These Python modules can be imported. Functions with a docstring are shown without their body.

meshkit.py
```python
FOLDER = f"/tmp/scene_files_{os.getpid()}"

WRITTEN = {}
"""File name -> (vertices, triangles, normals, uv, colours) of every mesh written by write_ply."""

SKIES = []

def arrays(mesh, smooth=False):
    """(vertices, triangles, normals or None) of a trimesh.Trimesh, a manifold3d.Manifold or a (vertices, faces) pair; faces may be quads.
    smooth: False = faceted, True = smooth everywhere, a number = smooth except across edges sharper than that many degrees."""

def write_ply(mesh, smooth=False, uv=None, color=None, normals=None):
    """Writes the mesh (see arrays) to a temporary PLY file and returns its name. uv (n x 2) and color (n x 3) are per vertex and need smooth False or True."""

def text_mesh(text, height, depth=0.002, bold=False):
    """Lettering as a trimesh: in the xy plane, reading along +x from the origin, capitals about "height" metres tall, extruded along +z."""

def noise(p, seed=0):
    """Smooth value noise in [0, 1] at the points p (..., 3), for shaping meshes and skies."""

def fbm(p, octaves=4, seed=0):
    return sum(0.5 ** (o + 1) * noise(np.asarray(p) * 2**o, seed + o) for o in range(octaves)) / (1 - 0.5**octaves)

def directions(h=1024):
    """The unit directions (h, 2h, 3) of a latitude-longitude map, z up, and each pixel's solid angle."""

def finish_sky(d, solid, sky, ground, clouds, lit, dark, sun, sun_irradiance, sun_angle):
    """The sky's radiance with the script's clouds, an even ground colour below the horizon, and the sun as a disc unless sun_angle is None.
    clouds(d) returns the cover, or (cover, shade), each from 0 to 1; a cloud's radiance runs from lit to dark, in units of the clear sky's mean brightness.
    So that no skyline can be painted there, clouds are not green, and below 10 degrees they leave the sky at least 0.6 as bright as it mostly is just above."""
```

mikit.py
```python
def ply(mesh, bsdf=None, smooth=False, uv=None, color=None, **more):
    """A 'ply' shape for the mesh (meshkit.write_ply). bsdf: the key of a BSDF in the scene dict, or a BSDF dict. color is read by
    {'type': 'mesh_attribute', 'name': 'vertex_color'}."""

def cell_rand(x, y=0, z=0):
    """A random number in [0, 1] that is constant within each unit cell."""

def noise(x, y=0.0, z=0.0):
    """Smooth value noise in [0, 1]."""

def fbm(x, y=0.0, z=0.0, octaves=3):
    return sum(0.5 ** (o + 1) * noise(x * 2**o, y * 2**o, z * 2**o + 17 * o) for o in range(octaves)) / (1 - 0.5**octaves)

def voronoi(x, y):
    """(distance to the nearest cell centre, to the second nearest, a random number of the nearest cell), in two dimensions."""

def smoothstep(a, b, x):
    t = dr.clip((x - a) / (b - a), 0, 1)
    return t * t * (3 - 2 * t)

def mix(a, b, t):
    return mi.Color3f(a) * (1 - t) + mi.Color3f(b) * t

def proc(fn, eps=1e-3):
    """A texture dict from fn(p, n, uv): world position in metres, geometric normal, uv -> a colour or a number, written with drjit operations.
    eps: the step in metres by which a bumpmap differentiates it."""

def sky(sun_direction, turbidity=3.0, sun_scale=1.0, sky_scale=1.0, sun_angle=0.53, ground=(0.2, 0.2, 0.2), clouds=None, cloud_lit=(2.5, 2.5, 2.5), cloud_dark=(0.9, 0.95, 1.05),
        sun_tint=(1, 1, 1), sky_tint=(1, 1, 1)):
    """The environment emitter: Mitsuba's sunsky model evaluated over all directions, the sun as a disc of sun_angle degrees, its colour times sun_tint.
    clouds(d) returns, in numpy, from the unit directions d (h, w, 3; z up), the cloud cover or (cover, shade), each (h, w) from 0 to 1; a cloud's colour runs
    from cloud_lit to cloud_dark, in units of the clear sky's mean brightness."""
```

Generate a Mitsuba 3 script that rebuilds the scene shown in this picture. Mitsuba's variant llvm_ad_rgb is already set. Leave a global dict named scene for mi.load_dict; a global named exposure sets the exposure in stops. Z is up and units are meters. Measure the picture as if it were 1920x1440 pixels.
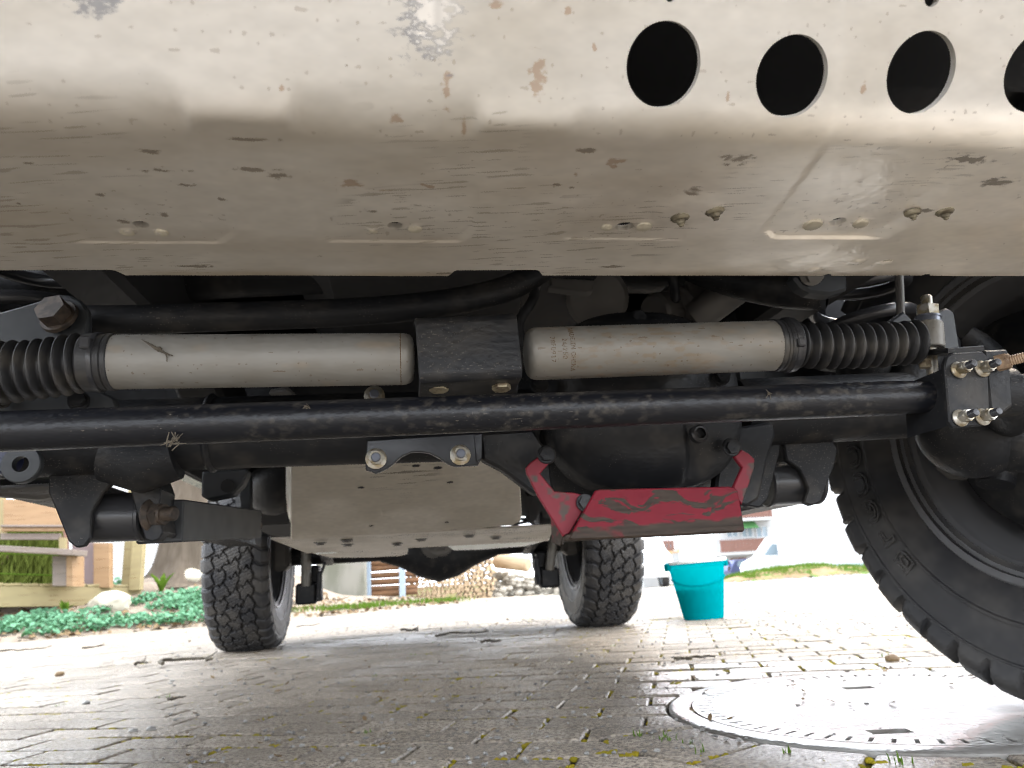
import math, random
import numpy as np, trimesh, manifold3d, drjit as dr
import mitsuba as mi, mikit, meshkit
import mapbox_earcut as earcut
from shapely.geometry import Polygon, Point, LineString, box as sbox
from shapely import affinity
from shapely.ops import unary_union
from mikit import noise, fbm, voronoi, smoothstep, mix, cell_rand
T = mi.ScalarTransform4f
scene, labels = {}, {}
R = np.random.default_rng(7)

# ------------------------------------------------------------------ camera
PITCH, ROLL, YAW, FPX, CAMH = 14.73, 3.4, 8.5, 1400.0, 0.23
_p, _r, _y = np.radians([PITCH, ROLL, YAW])
CF = np.array([math.sin(_y)*math.cos(_p), math.cos(_y)*math.cos(_p), math.sin(_p)])
_R0 = np.array([math.cos(_y), -math.sin(_y), 0]); _U0 = np.cross(_R0, CF)
CR = math.cos(_r)*_R0 - math.sin(_r)*_U0
CU = math.sin(_r)*_R0 + math.cos(_r)*_U0
CC = np.array([0, 0, CAMH])
scene['camera'] = {'type': 'thinlens', 'fov': 2*math.degrees(math.atan(960/FPX)), 'fov_axis': 'x', 'near_clip': 0.02, 'far_clip': 2000.0,
                   'aperture_radius': 0.0011, 'focus_distance': 0.66,
                   'to_world': T().look_at(origin=CC.tolist(), target=(CC+CF).tolist(), up=CU.tolist())}
# ------------------------------------------------------------------ light
def overcast(d):
    n = meshkit.fbm(d*3.0, 3, 5)
    return np.ones(d.shape[:2]), np.clip((n-0.35)*1.2, 0, 1)
scene['sky'] = mikit.sky((0.55, 0.35, 0.75), turbidity=4, sun_scale=0.08, sun_angle=16, clouds=overcast, cloud_lit=(2.22, 2.33, 2.5), cloud_dark=(1.45, 1.56, 1.72), ground=(0.25, 0.24, 0.22))
exposure = 4.58

# ------------------------------------------------------------------ measuring: pixels of the 1920x1440 photograph to points at a known depth
def ray(x, y):
    return CF + (x-960)/FPX*CR - (y-720)/FPX*CU
def at(x, y, Y):
    d = ray(x, y); return CC + d*(Y/d[1])
def atz(x, y, z=0.0):
    d = ray(x, y); return CC + d*((z-CAMH)/d[2])
def px(n, Y):            # n pixels as metres at depth Y
    return n/FPX*Y*math.cos(_p)*1.02

# ------------------------------------------------------------------ mesh helpers
def mesh(v, f):
    f = np.asarray(f)
    if f.shape[1] == 4: f = np.vstack([f[:, [0, 1, 2]], f[:, [0, 2, 3]]])
    return trimesh.Trimesh(np.asarray(v, float), f, process=False)
def cat(*ms):
    ms = [m for x in ms for m in (x if isinstance(x, (list, tuple)) else [x])]
    return trimesh.util.concatenate(ms)
def unit(v): v = np.asarray(v, float); return v/np.linalg.norm(v)
def frame(o, z, x=None):
    z = unit(z)
    if x is None: x = [1, 0, 0] if abs(z[0]) < 0.9 else [0, 1, 0]
    x = np.asarray(x, float)
    if np.linalg.norm(x-z*np.dot(x, z)) < 0.02: x = np.array([1.0, 0, 0]) if abs(z[0]) < 0.9 else np.array([0, 1.0, 0])
    x = unit(x-z*np.dot(x, z)); M = np.eye(4)
    M[:3, 0], M[:3, 1], M[:3, 2], M[:3, 3] = x, np.cross(z, x), z, o
    return M
def put(m, o, z=(0, 0, 1), x=None):
    m = m.copy(); m.apply_transform(frame(o, z, x)); return m
def lathe(prof, n=48):
    """prof: (radius, height) pairs round z"""
    p = np.asarray(prof, float); a = np.arange(n)*2*np.pi/n
    v = np.stack([p[:, 0][:, None]*np.cos(a), p[:, 0][:, None]*np.sin(a), np.repeat(p[:, 1][:, None], n, 1)], -1).reshape(-1, 3)
    i, j = np.meshgrid(np.arange(len(p)-1), np.arange(n), indexing='ij')
    q = np.stack([i*n+j, i*n+(j+1) % n, (i+1)*n+(j+1) % n, (i+1)*n+j], -1).reshape(-1, 4)
    return mesh(v, q)
def rod(p0, p1, r, r1=None, c=0.0015, n=32):
    p0, p1 = np.asarray(p0, float), np.asarray(p1, float); L = np.linalg.norm(p1-p0); r1 = r if r1 is None else r1
    c = min(c, r*0.5, L*0.3)
    return put(lathe([(0, 0), (r-c, 0), (r, c), (r1, L-c), (r1-c, L), (0, L)], n), p0, p1-p0)
def sweep(pts, rad, n=20):
    """round tube along a polyline, capped"""
    p = np.asarray(pts, float); k = len(p); rad = np.broadcast_to(np.asarray(rad, float), (k,))
    t = np.gradient(p, axis=0); t /= np.linalg.norm(t, axis=1, keepdims=True)
    x = np.cross(t[0], [0, 0, 1] if abs(t[0][2]) < 0.9 else [1, 0, 0]); x /= np.linalg.norm(x); X = []
    for q in t:
        x = x-q*np.dot(x, q); x /= np.linalg.norm(x); X.append(x)
    X = np.array(X); Yv = np.cross(t, X); a = np.arange(n)*2*np.pi/n
    v = p[:, None]+rad[:, None, None]*(np.cos(a)[None, :, None]*X[:, None]+np.sin(a)[None, :, None]*Yv[:, None])
    v = np.vstack([v.reshape(-1, 3), p[:1], p[-1:]])
    i, j = np.meshgrid(np.arange(k-1), np.arange(n), indexing='ij')
    q = np.stack([i*n+j, i*n+(j+1) % n, (i+1)*n+(j+1) % n, (i+1)*n+j], -1).reshape(-1, 4)
    f = np.vstack([q[:, [0, 1, 2]], q[:, [0, 2, 3]]])
    jj = np.arange(n)
    f = np.vstack([f, np.stack([jj*0+k*n, (jj+1) % n, jj], 1), np.stack([jj*0+k*n+1, (k-1)*n+jj, (k-1)*n+(jj+1) % n], 1)])
    return mesh(v, f)
def spline(pts, n=24):
    from scipy.interpolate import CubicSpline
    p = np.asarray(pts, float); s = np.r_[0, np.cumsum(np.linalg.norm(np.diff(p, axis=0), axis=1))]
    return CubicSpline(s, p)(np.linspace(0, s[-1], n))
def box(c, s, bev=0.0):
    """box of size s round c with chamfered edges"""
    s = np.asarray(s, float)/2
    if bev <= 0:
        m = trimesh.creation.box(s*2)
    else:
        b = min(bev, s.min()*0.6); pts = []
        for sg in np.ndindex(2, 2, 2):
            g = np.array(sg)*2-1
            for k in range(3):
                q = g*(s-b); q[k] = g[k]*s[k]; pts.append(q)
        m = trimesh.convex.convex_hull(np.array(pts))
    m.apply_translation(c); return m
def obox(p0, p1, w, h, up=(0, 0, 1), bev=0.002):
    """beam from p0 to p1, w wide, h high (along up)"""
    p0, p1 = np.asarray(p0, float), np.asarray(p1, float)
    m = box((0, 0, np.linalg.norm(p1-p0)/2), (h, w, np.linalg.norm(p1-p0)), bev)
    return put(m, p0, p1-p0, up)
def poly_prism(poly, h, bev=0.0):
    """poly (n,2) counter-clockwise or not, simple; extruded along +z from 0 to h with bevelled rims"""
    p = np.asarray(poly, float)
    if Polygon(p).exterior.is_ccw is False: p = p[::-1]
    n = len(p); b = min(bev, h*0.45)
    e = np.roll(p, -1, 0)-p; e /= np.linalg.norm(e, axis=1, keepdims=True)+1e-12
    nrm = np.stack([e[:, 1], -e[:, 0]], 1); m = nrm+np.roll(nrm, 1, 0)
    m /= np.maximum((m*np.roll(nrm, 1, 0)).sum(1, keepdims=True), 0.35)
    tri = np.asarray(earcut.triangulate_float64(p, np.array([n], np.uint32))).reshape(-1, 3).astype(int)
    rings = [(p-m*b, 0), (p, b), (p, h-b), (p-m*b, h)] if b > 0 else [(p, 0), (p, h)]
    v = np.vstack([np.c_[q, np.full(n, z)] for q, z in rings]); k = len(rings)
    i, j = np.meshgrid(np.arange(k-1), np.arange(n), indexing='ij')
    q = np.stack([i*n+j, i*n+(j+1) % n, (i+1)*n+(j+1) % n, (i+1)*n+j], -1).reshape(-1, 4)
    a = p[tri]; e1, e2 = a[:, 1]-a[:, 0], a[:, 2]-a[:, 0]; area = e1[:, 0]*e2[:, 1]-e1[:, 1]*e2[:, 0]
    tri = np.where((area > 0)[:, None], tri, tri[:, ::-1])
    return mesh(v, np.vstack([q[:, [0, 1, 2]], q[:, [0, 2, 3]], tri[:, ::-1], tri+(k-1)*n]))
def plate(pts3, th, bev=0.001):
    """flat plate whose front outline is the planar 3-D polygon pts3; it is th thick, away from the viewer side (+Y or up)"""
    p = np.asarray(pts3, float); c = p.mean(0)
    nn = np.zeros(3)
    for i in range(len(p)): nn += np.cross(p[i]-c, p[(i+1) % len(p)]-c)
    nn = unit(nn)
    if nn[1]+0.3*nn[2] < 0: nn = -nn
    M = frame(c, nn); q = (np.linalg.inv(M) @ np.c_[p, np.ones(len(p))].T).T
    m = poly_prism(q[:, :2], th, bev); m.apply_transform(M); return m
def pxplate(pp, Y, th, bev=0.001, tilt=0.0, y0=None):
    """outline given where it is seen, standing at depth Y; tilt = metres deeper per pixel of height above row y0"""
    return plate([at(x, y, Y+(0 if y0 is None else (y0-y)*tilt)) for x, y in pp], th, bev)
def roundpoly(pts, r, n=5):
    g = Polygon(pts); g = g.buffer(-r, join_style='round').buffer(2*r, quad_segs=n).buffer(-r, quad_segs=n)
    return np.array(g.exterior.coords)[:-1]
def hexprism(r, h, c=0.0):
    a = np.arange(6)*np.pi/3
    p = np.stack([np.cos(a), np.sin(a)], 1)*r
    b = poly_prism(p, h)
    if c <= 0: return b
    cone = lathe([(0, -1e-4), (r*1.02, -1e-4), (r*1.02, h-c), (r*0.86, h+1e-4), (0, h+1e-4)], 36)
    A = manifold3d.Manifold(manifold3d.Mesh(np.asarray(b.vertices, np.float32), np.asarray(b.faces, np.uint32)))
    Bm = manifold3d.Manifold(manifold3d.Mesh(np.asarray(cone.vertices, np.float32), np.asarray(cone.faces, np.uint32)))
    m = (A ^ Bm).to_mesh()
    if len(m.tri_verts) == 0: return b
    return mesh(m.vert_properties[:, :3], m.tri_verts)
def hexbolt(o, axis, r, h, washer=1.35, wt=0.002, dome=False):
    ms = [put(hexprism(r, h, h*0.18), np.asarray(o)+unit(axis)*wt, axis)]
    if washer: ms.append(put(lathe([(0, 0), (r*washer, 0), (r*washer, wt*0.7), (r*washer-0.0006, wt), (0, wt)], 32), o, axis))
    return cat(ms)
def thread(o, axis, r, L, pitch=0.0018):
    k = max(3, int(L/pitch)); pr = [(0, 0)]
    for i in range(k): pr += [(r, (i+0.1)*L/k), (r*0.86, (i+0.6)*L/k)]
    pr += [(r*0.86, L*0.97), (r*0.7, L), (0, L)]
    return put(lathe(pr, 20), o, axis)
def nutstud(o, axis, r, h, L, flange=True):
    """(nut mesh, stud mesh)"""
    o = np.asarray(o); ms = [put(hexprism(r, h, h*0.2), o, axis)]
    if flange: ms.append(put(lathe([(0, 0), (r*1.38, 0), (r*1.38, h*0.12), (r*1.0, h*0.34), (0, h*0.34)], 32), o, axis))
    ms.append(put(lathe([(0, h), (r*0.86, h), (r*0.84, h*1.25), (0, h*1.25)], 24), o, axis))
    return cat(ms), thread(o+unit(axis)*h*1.1, axis, r*0.62, L)
def rough(m, amp, scale, seed=0, sub=0):
    m = m.copy()
    m.merge_vertices()
    for _ in range(sub): m = m.subdivide()
    n = m.vertex_normals
    m.vertices = m.vertices + n*((meshkit.fbm(np.asarray(m.vertices)*scale, 3, seed)-0.5)*2*amp)[:, None]
    return m
def rockmesh(size, seed, sub=2):
    m = trimesh.creation.icosphere(sub); v = np.asarray(m.vertices)
    v = v*(0.75+0.5*meshkit.fbm(v*1.3+seed*7.1, 3, seed))[:, None]*np.asarray(size)/2
    return trimesh.Trimesh(v, m.faces, process=False)
def add(key, m, bsdf, smooth=False, **k):
    n, base = 0, key
    while key in scene:
        n += 1; key = f'{base}_{n:03d}'
    scene[key] = mikit.ply(m, bsdf, smooth=smooth, **k)
    return key
def newkey(base, taken=set()):
    key, n = base, 0
    while key in taken:
        n += 1; key = f'{base}_{n:03d}'
    taken.add(key); return key
def lab(key, label=None, cat=None, group=None, kind=None):
    d = labels.setdefault(key, {})
    for a, b in (('label', label), ('category', cat), ('group', group), ('kind', kind)):
        if b: d[a] = b
def inst(key, src, M):
    """one more entry of a mesh that is already written, under another transform"""
    scene[key] = {**scene[src], 'to_world': T(np.asarray(M, float) @ np.array(T(scene[src].get('to_world', T())).matrix))}

# ------------------------------------------------------------------ materials
def P(color, rough=0.5, metallic=0.0, spec=0.5, bump=None, **k):
    tex = lambda c: c if isinstance(c, dict) else ({'type': 'rgb', 'value': list(c)} if isinstance(c, (tuple, list)) else c)
    b = {'type': 'principled', 'base_color': tex(color), 'roughness': rough, 'metallic': metallic, 'specular': spec, **k}
    if bump: b = {'type': 'bumpmap', 'tex': mikit.proc(bump[0], bump[2] if len(bump) > 2 else 1e-3), 'scale': bump[1], 'bsdf': b}
    return {'type': 'twosided', 'bsdf': b}
def C(*c): return mi.Color3f(*c)

ZP, YR, YC, RB, ANG = 0.466, 0.55, 0.3473, 0.026, math.radians(52)     # front skid: height of its flat part, rear edge, bend, bend radius, slope of its front part
def plate_point(s, RB=RB):
    """(Y, z) and normal of the front skid's profile, s metres forward of the rear edge"""
    s = np.asarray(s, float); L0 = YR-YC-RB*math.tan(ANG/2); arc = RB*ANG
    a = np.clip((s-L0)/RB, 0, ANG); e = np.maximum(s-L0-arc, 0)
    yy = YR-np.minimum(s, L0)-RB*np.sin(a)-e*math.cos(ANG)
    zz = ZP+RB*(1-np.cos(a))+e*math.sin(ANG)
    return yy, zz, np.stack([-np.sin(a), -np.cos(a)], -1)
def plate_hit(x, y):
    """(X, s) where the pixel meets the front skid"""
    ss = np.linspace(-0.02, 0.4, 1500); yy, zz, _ = plate_point(ss); d = ray(x, y)
    k = np.argmin(np.abs(np.arctan2(zz-CAMH, yy)-math.atan2(d[2], d[1])))
    return d[0]/d[1]*yy[k], ss[k]
def plate_xyz(x, y):
    X, s = plate_hit(x, y); yy, zz, _ = plate_point(s); return np.array([X, yy, zz])

def spots(p, lst, nz):
    """soft-edged irregular stains: lst of (point, rx, rs), 0..1"""
    out = mi.Float(0)
    for q, rx, rs in lst:
        d2 = dr.square((p.x-q[0])/rx)+(dr.square(p.y-q[1])+dr.square(p.z-q[2]))/(rs*rs)
        out = dr.maximum(out, smoothstep(1.05, 0.5, dr.sqrt(d2)+(nz-0.42)*2.2))
    return out
def _st(l): return [(plate_xyz(x, y), px(rx, 0.42), px(rs, 0.42)) for x, y, rx, rs in l]
SCRAPE = _st([(815, 25, 45, 62)])
SCRAPE_EDGE = _st([(805, 35, 62, 80), (180, 8, 40, 22), (205, -2, 30, 20)])
RUSTY = _st([(1008, 140, 18, 42), (838, 165, 9, 40), (740, 222, 13, 22), (870, 245, 6, 30), (528, 165, 6, 10), (1115, 85, 6, 11), (1065, 20, 7, 12), (1622, 160, 7, 14), (1365, 180, 6, 14), (660, 345, 30, 26), (728, 360, 24, 12), (800, 352, 20, 12), (1080, 330, 8, 14), (1155, 310, 20, 26), (925, 12, 18, 12)])
MUD = _st([(310, 322, 60, 10), (465, 318, 52, 9), (345, 348, 24, 8), (190, 370, 10, 12), (35, 383, 7, 9), (415, 375, 18, 8), (650, 122, 5, 5), (700, 400, 30, 8), (780, 388, 14, 5), (1045, 345, 16, 14), (1070, 355, 10, 8), (55, 308, 12, 7), (80, 328, 8, 5), (275, 285, 28, 10), (470, 262, 60, 7), (1100, 285, 22, 10), (235, 420, 22, 12), (300, 405, 30, 10), (1820, 300, 60, 20), (1870, 340, 60, 20), (1735, 395, 22, 12), (1640, 385, 20, 10), (350, 500, 90, 9), (830, 512, 70, 8), (1150, 500, 50, 10), (600, 480, 16, 8), (520, 330, 26, 14), (1380, 300, 40, 26), (1300, 360, 30, 18)])
def wet_and_glare(p):  # wet area of the skid; its colour also gets painted glare here
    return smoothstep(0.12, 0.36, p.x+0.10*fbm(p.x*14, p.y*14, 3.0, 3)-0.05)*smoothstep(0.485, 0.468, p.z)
def plate_col(p, n, uv):
    big = fbm(p.x*9, p.y*14, p.z*14, 3); fine = fbm(p.x*90, p.y*160, p.z*160, 3)
    c = mix((0.43, 0.402, 0.36), (0.375, 0.345, 0.298), smoothstep(0.35, 0.7, big))
    c = c*(0.9+0.2*fine)
    low = smoothstep(0.485, 0.468, p.z)                       # road dust on the flat part
    dust = low*smoothstep(0.38, 0.72, fbm(p.x*7+3, p.y*22, 1.3, 4))
    c = mix(c, C(0.24, 0.185, 0.12), (0.16*smoothstep(0.02, -0.22, p.x)+0.5*dust)*low*0.55*(1-0.9*wet_and_glare(p)))
    c = c*(1+0.75*wet_and_glare(p)+0.15*low*smoothstep(-0.15, 0.1, p.x))  # glare painted in: colour brightened over the wet area and towards the right
    scr = smoothstep(0.74, 0.82, noise(p.x*55, p.y*600+p.x*70, p.z*300))*smoothstep(0.45, 0.62, fbm(p.x*11, p.y*11, 7.0, 2))*low
    c = mix(c, C(0.15, 0.125, 0.095), scr*0.45)
    edge = smoothstep(0.535, 0.55, p.y)*low
    c = mix(c, C(0.25, 0.19, 0.12), edge*0.6*smoothstep(0.3, 0.6, big))
    spk = smoothstep(0.86, 0.92, noise(p.x*310, p.y*310, p.z*310))
    c = mix(c, C(0.2, 0.16, 0.12), spk*0.4)
    nz = fbm(p.x*230+3*noise(p.x*60, p.y*60, 1.0), p.y*330, p.z*330, 4)
    c = mix(c, C(0.21, 0.115, 0.055), spots(p, RUSTY, nz)*0.55)
    c = mix(c, C(0.10, 0.075, 0.05), spots(p, MUD, nz)*0.7)
    c = mix(c, C(0.15, 0.152, 0.165), spots(p, SCRAPE_EDGE, nz)*0.75)
    stre = noise(p.x*240, p.y*30, p.z*30)
    return mix(c, mix((0.64, 0.60, 0.55), (0.42, 0.395, 0.36), stre), spots(p, SCRAPE, nz))
def plate_rough(p, n, uv):
    dry = 0.40+0.16*fbm(p.x*12, p.y*30, p.z*30, 3)
    return dry-0.26*wet_and_glare(p)
def plate_bump(p, n, uv):
    return 0.6*fbm(p.x*60, p.y*60, p.z*60, 2)+wet_and_glare(p)*0.16*noise(p.x*520, p.y*520, 2.0)
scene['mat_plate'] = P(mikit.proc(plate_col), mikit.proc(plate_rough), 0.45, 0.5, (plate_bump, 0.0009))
def belly_col(p, n, uv):
    c = mix((0.56, 0.51, 0.44), (0.44, 0.395, 0.325), smoothstep(0.35, 0.7, fbm(p.x*8, p.y*6, p.z*8, 3)))
    s = smoothstep(0.70, 0.8, noise(p.x*22, p.y*190+p.x*18, p.z*190))*smoothstep(0.4, 0.6, noise(p.x*6, p.y*6, 4.0))
    return mix(c, C(0.09, 0.075, 0.06), s*0.75)*(0.9+0.2*fbm(p.x*120, p.y*120, p.z*120, 2))
scene['mat_belly'] = P(mikit.proc(belly_col), 0.42, 0.3)
def black_col(p, n, uv):
    d = smoothstep(0.45, 0.8, fbm(p.x*35, p.y*35, p.z*35, 4)); s = smoothstep(0.78, 0.92, noise(p.x*780+2*noise(p.x*300, p.y*300, p.z*300), p.y*640, p.z*700))*smoothstep(0.45, 0.65, fbm(p.x*28, p.y*28, p.z*28+5, 3))
    return mix(mix((0.011, 0.0115, 0.013), (0.050, 0.044, 0.037), d*0.5), C(0.2, 0.17, 0.13), s*0.3)
def black_rough(p, n, uv): return 0.36+0.3*fbm(p.x*25, p.y*25, p.z*25, 3)
def fine_bump(p, n, uv): return fbm(p.x*300, p.y*300, p.z*300, 2)
scene['mat_black'] = P(mikit.proc(black_col), mikit.proc(black_rough), 0.0, 0.26, (fine_bump, 0.0006))
scene['mat_blackgloss'] = P((0.024, 0.024, 0.026), 0.28)
scene['mat_dark'] = P((0.012, 0.012, 0.013), 0.7)
def rod_col(p, n, uv):
    up = smoothstep(0.48, 0.8, fbm(p.x*150, p.y*150, p.z*150, 4))*smoothstep(0.3, 0.6, fbm(p.x*12, 1.0, p.z*20, 2))
    c = mix((0.005, 0.0055, 0.0075), (0.045, 0.040, 0.034), up*0.75)
    chip = smoothstep(0.80, 0.90, noise(p.x*420+2*noise(p.x*150, p.y*300, p.z*300), p.y*620, p.z*620))*smoothstep(0.4, 0.65, fbm(p.x*24, p.y*40, p.z*40, 3))*smoothstep(0.45, 0.6, noise(p.x*9, 2.0, 5.0))
    return mix(c, C(0.26, 0.22, 0.17), chip*0.3)
scene['mat_rod'] = P(mikit.proc(rod_col), 0.34, 0.0, 0.3, (fine_bump, 0.0004))
def damper_col(p, n, uv):
    c = mix((0.185, 0.177, 0.16), (0.155, 0.142, 0.12), smoothstep(0.3, 0.7, fbm(p.x*20, p.y*30, p.z*30, 3)))
    m = smoothstep(0.10, 0.19, p.x)*smoothstep(0.34, 0.25, p.x)*smoothstep(0.5, 0.72, fbm(p.x*120, p.y*200, p.z*200, 3))
    c = mix(c, C(0.16, 0.115, 0.07), m*0.55)
    d = smoothstep(0.86, 0.92, noise(p.x*330, p.y*330, p.z*330))
    lowdirt = smoothstep(0.6, 0.8, fbm(p.x*30, p.y*12, p.z*60, 3))
    c = mix(c, C(0.24, 0.18, 0.12), lowdirt*0.3)
    return mix(c, C(0.10, 0.07, 0.045), d*0.6)
scene['mat_damper'] = P(mikit.proc(damper_col), 0.50, 0.15, 0.5, (fine_bump, 0.0003))
def red_col(p, n, uv):
    w = fbm(p.x*34+3.5*fbm(p.x*30, p.z*55, 2.0, 3), p.y*40, p.z*95+p.x*14+2.5*fbm(p.x*40+7, p.z*40, 6.0, 2), 5)
    sc = smoothstep(0.54, 0.59, w+0.13*smoothstep(0.185, 0.14, p.x)*smoothstep(0.33, 0.30, p.z))
    zt = 0.3095+0.0235*(p.x-0.175)+0.003*fbm(p.x*90, 1.0, 2.0, 3); zb = 0.2690+0.0235*(p.x-0.175)+0.006*fbm(p.x*70, 5.0, 2.0, 3)
    lip = smoothstep(zb+0.003, zb, p.z)+smoothstep(zt-0.003, zt, p.z)*smoothstep(0.345, 0.335, p.z)
    sc = dr.clip(sc*smoothstep(0.44, 0.36, p.z)+lip*smoothstep(0.25, 0.5, w+0.1), 0, 1)
    red = mix((0.135, 0.005, 0.013), (0.095, 0.004, 0.010), fbm(p.x*60, p.y*60, p.z*60, 2))
    br = mix((0.018, 0.012, 0.0085), (0.040, 0.028, 0.020), noise(p.x*60, p.y*200, p.z*400))
    return mix(red, br, sc)
scene['mat_redarm'] = P(mikit.proc(lambda p, n, uv: mix(mix((0.14, 0.007, 0.015), (0.11, 0.006, 0.012), fbm(p.x*60, p.y*60, p.z*60, 2)), (0.045, 0.032, 0.025), smoothstep(0.60, 0.68, fbm(p.x*40+3, p.y*40, p.z*40, 4)))), 0.55, 0.0, 0.3)
scene['mat_red'] = P(mikit.proc(red_col), 0.6, 0.0, 0.2, (fine_bump, 0.0006))
def rubber_col(p, n, uv):
    return mix((0.019, 0.019, 0.020), (0.05, 0.045, 0.038), smoothstep(0.45, 0.8, fbm(p.x*40, p.y*40, p.z*40, 3)))
scene['mat_rubber'] = P(mikit.proc(rubber_col), 0.45, 0.0, 0.4)
def tyre_col(p, n, uv):
    return mix((0.021, 0.021, 0.023), (0.050, 0.046, 0.042), smoothstep(0.35, 0.75, fbm(p.x*14, p.y*14, p.z*14, 4)))
scene['mat_tyre'] = P(mikit.proc(tyre_col), 0.52, 0.0, 0.45, (fine_bump, 0.0007))
scene['mat_rim'] = P((0.13, 0.13, 0.133), 0.5, 0.3)
scene['mat_rimdark'] = P((0.09, 0.09, 0.093), 0.42, 0.5)
scene['mat_studblack'] = P((0.022, 0.023, 0.028), 0.35)
scene['mat_zinc'] = P(mikit.proc(lambda p, n, uv: mix((0.44, 0.42, 0.37), (0.26, 0.21, 0.13), smoothstep(0.35, 0.7, fbm(p.x*150, p.y*150, p.z*150, 3)))), 0.38, 0.7)
scene['mat_yellowzinc'] = P(mikit.proc(lambda p, n, uv: mix((0.36, 0.31, 0.2), (0.17, 0.13, 0.085), smoothstep(0.35, 0.7, fbm(p.x*150, p.y*150, p.z*150, 3)))), 0.45, 0.5)
scene['mat_oldzinc'] = P(mikit.proc(lambda p, n, uv: mix((0.22, 0.195, 0.14), (0.09, 0.075, 0.05), smoothstep(0.35, 0.7, fbm(p.x*150, p.y*150, p.z*150, 3)))), 0.4, 0.5)
scene['mat_rustbolt'] = P(mikit.proc(lambda p, n, uv: mix((0.03, 0.023, 0.018), (0.066, 0.047, 0.033), smoothstep(0.35, 0.7, fbm(p.x*120, p.y*120, p.z*120, 3)))), 0.6, 0.2)
scene['mat_tannut'] = P(mikit.proc(lambda p, n, uv: mix((0.17, 0.115, 0.075), (0.33, 0.23, 0.15), smoothstep(0.35, 0.7, fbm(p.x*120, p.y*120, p.z*120, 3)))), 0.55, 0.2)
scene['mat_rivet'] = P((0.38, 0.345, 0.27), 0.35, 0.3)
scene['mat_steelend'] = P((0.16, 0.17, 0.2), 0.35, 0.6)
scene['mat_cast'] = P(mikit.proc(lambda p, n, uv: mix((0.075, 0.072, 0.07), (0.15, 0.14, 0.125), fbm(p.x*25, p.y*25, p.z*25, 3))), 0.55, 0.3)
scene['mat_framegrey'] = P(mikit.proc(lambda p, n, uv: mix((0.018, 0.022, 0.026), (0.036, 0.037, 0.038), fbm(p.x*30, p.y*30, p.z*30, 3))), 0.5)
scene['mat_stamp'] = P((0.085, 0.055, 0.03), 0.6)
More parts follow.
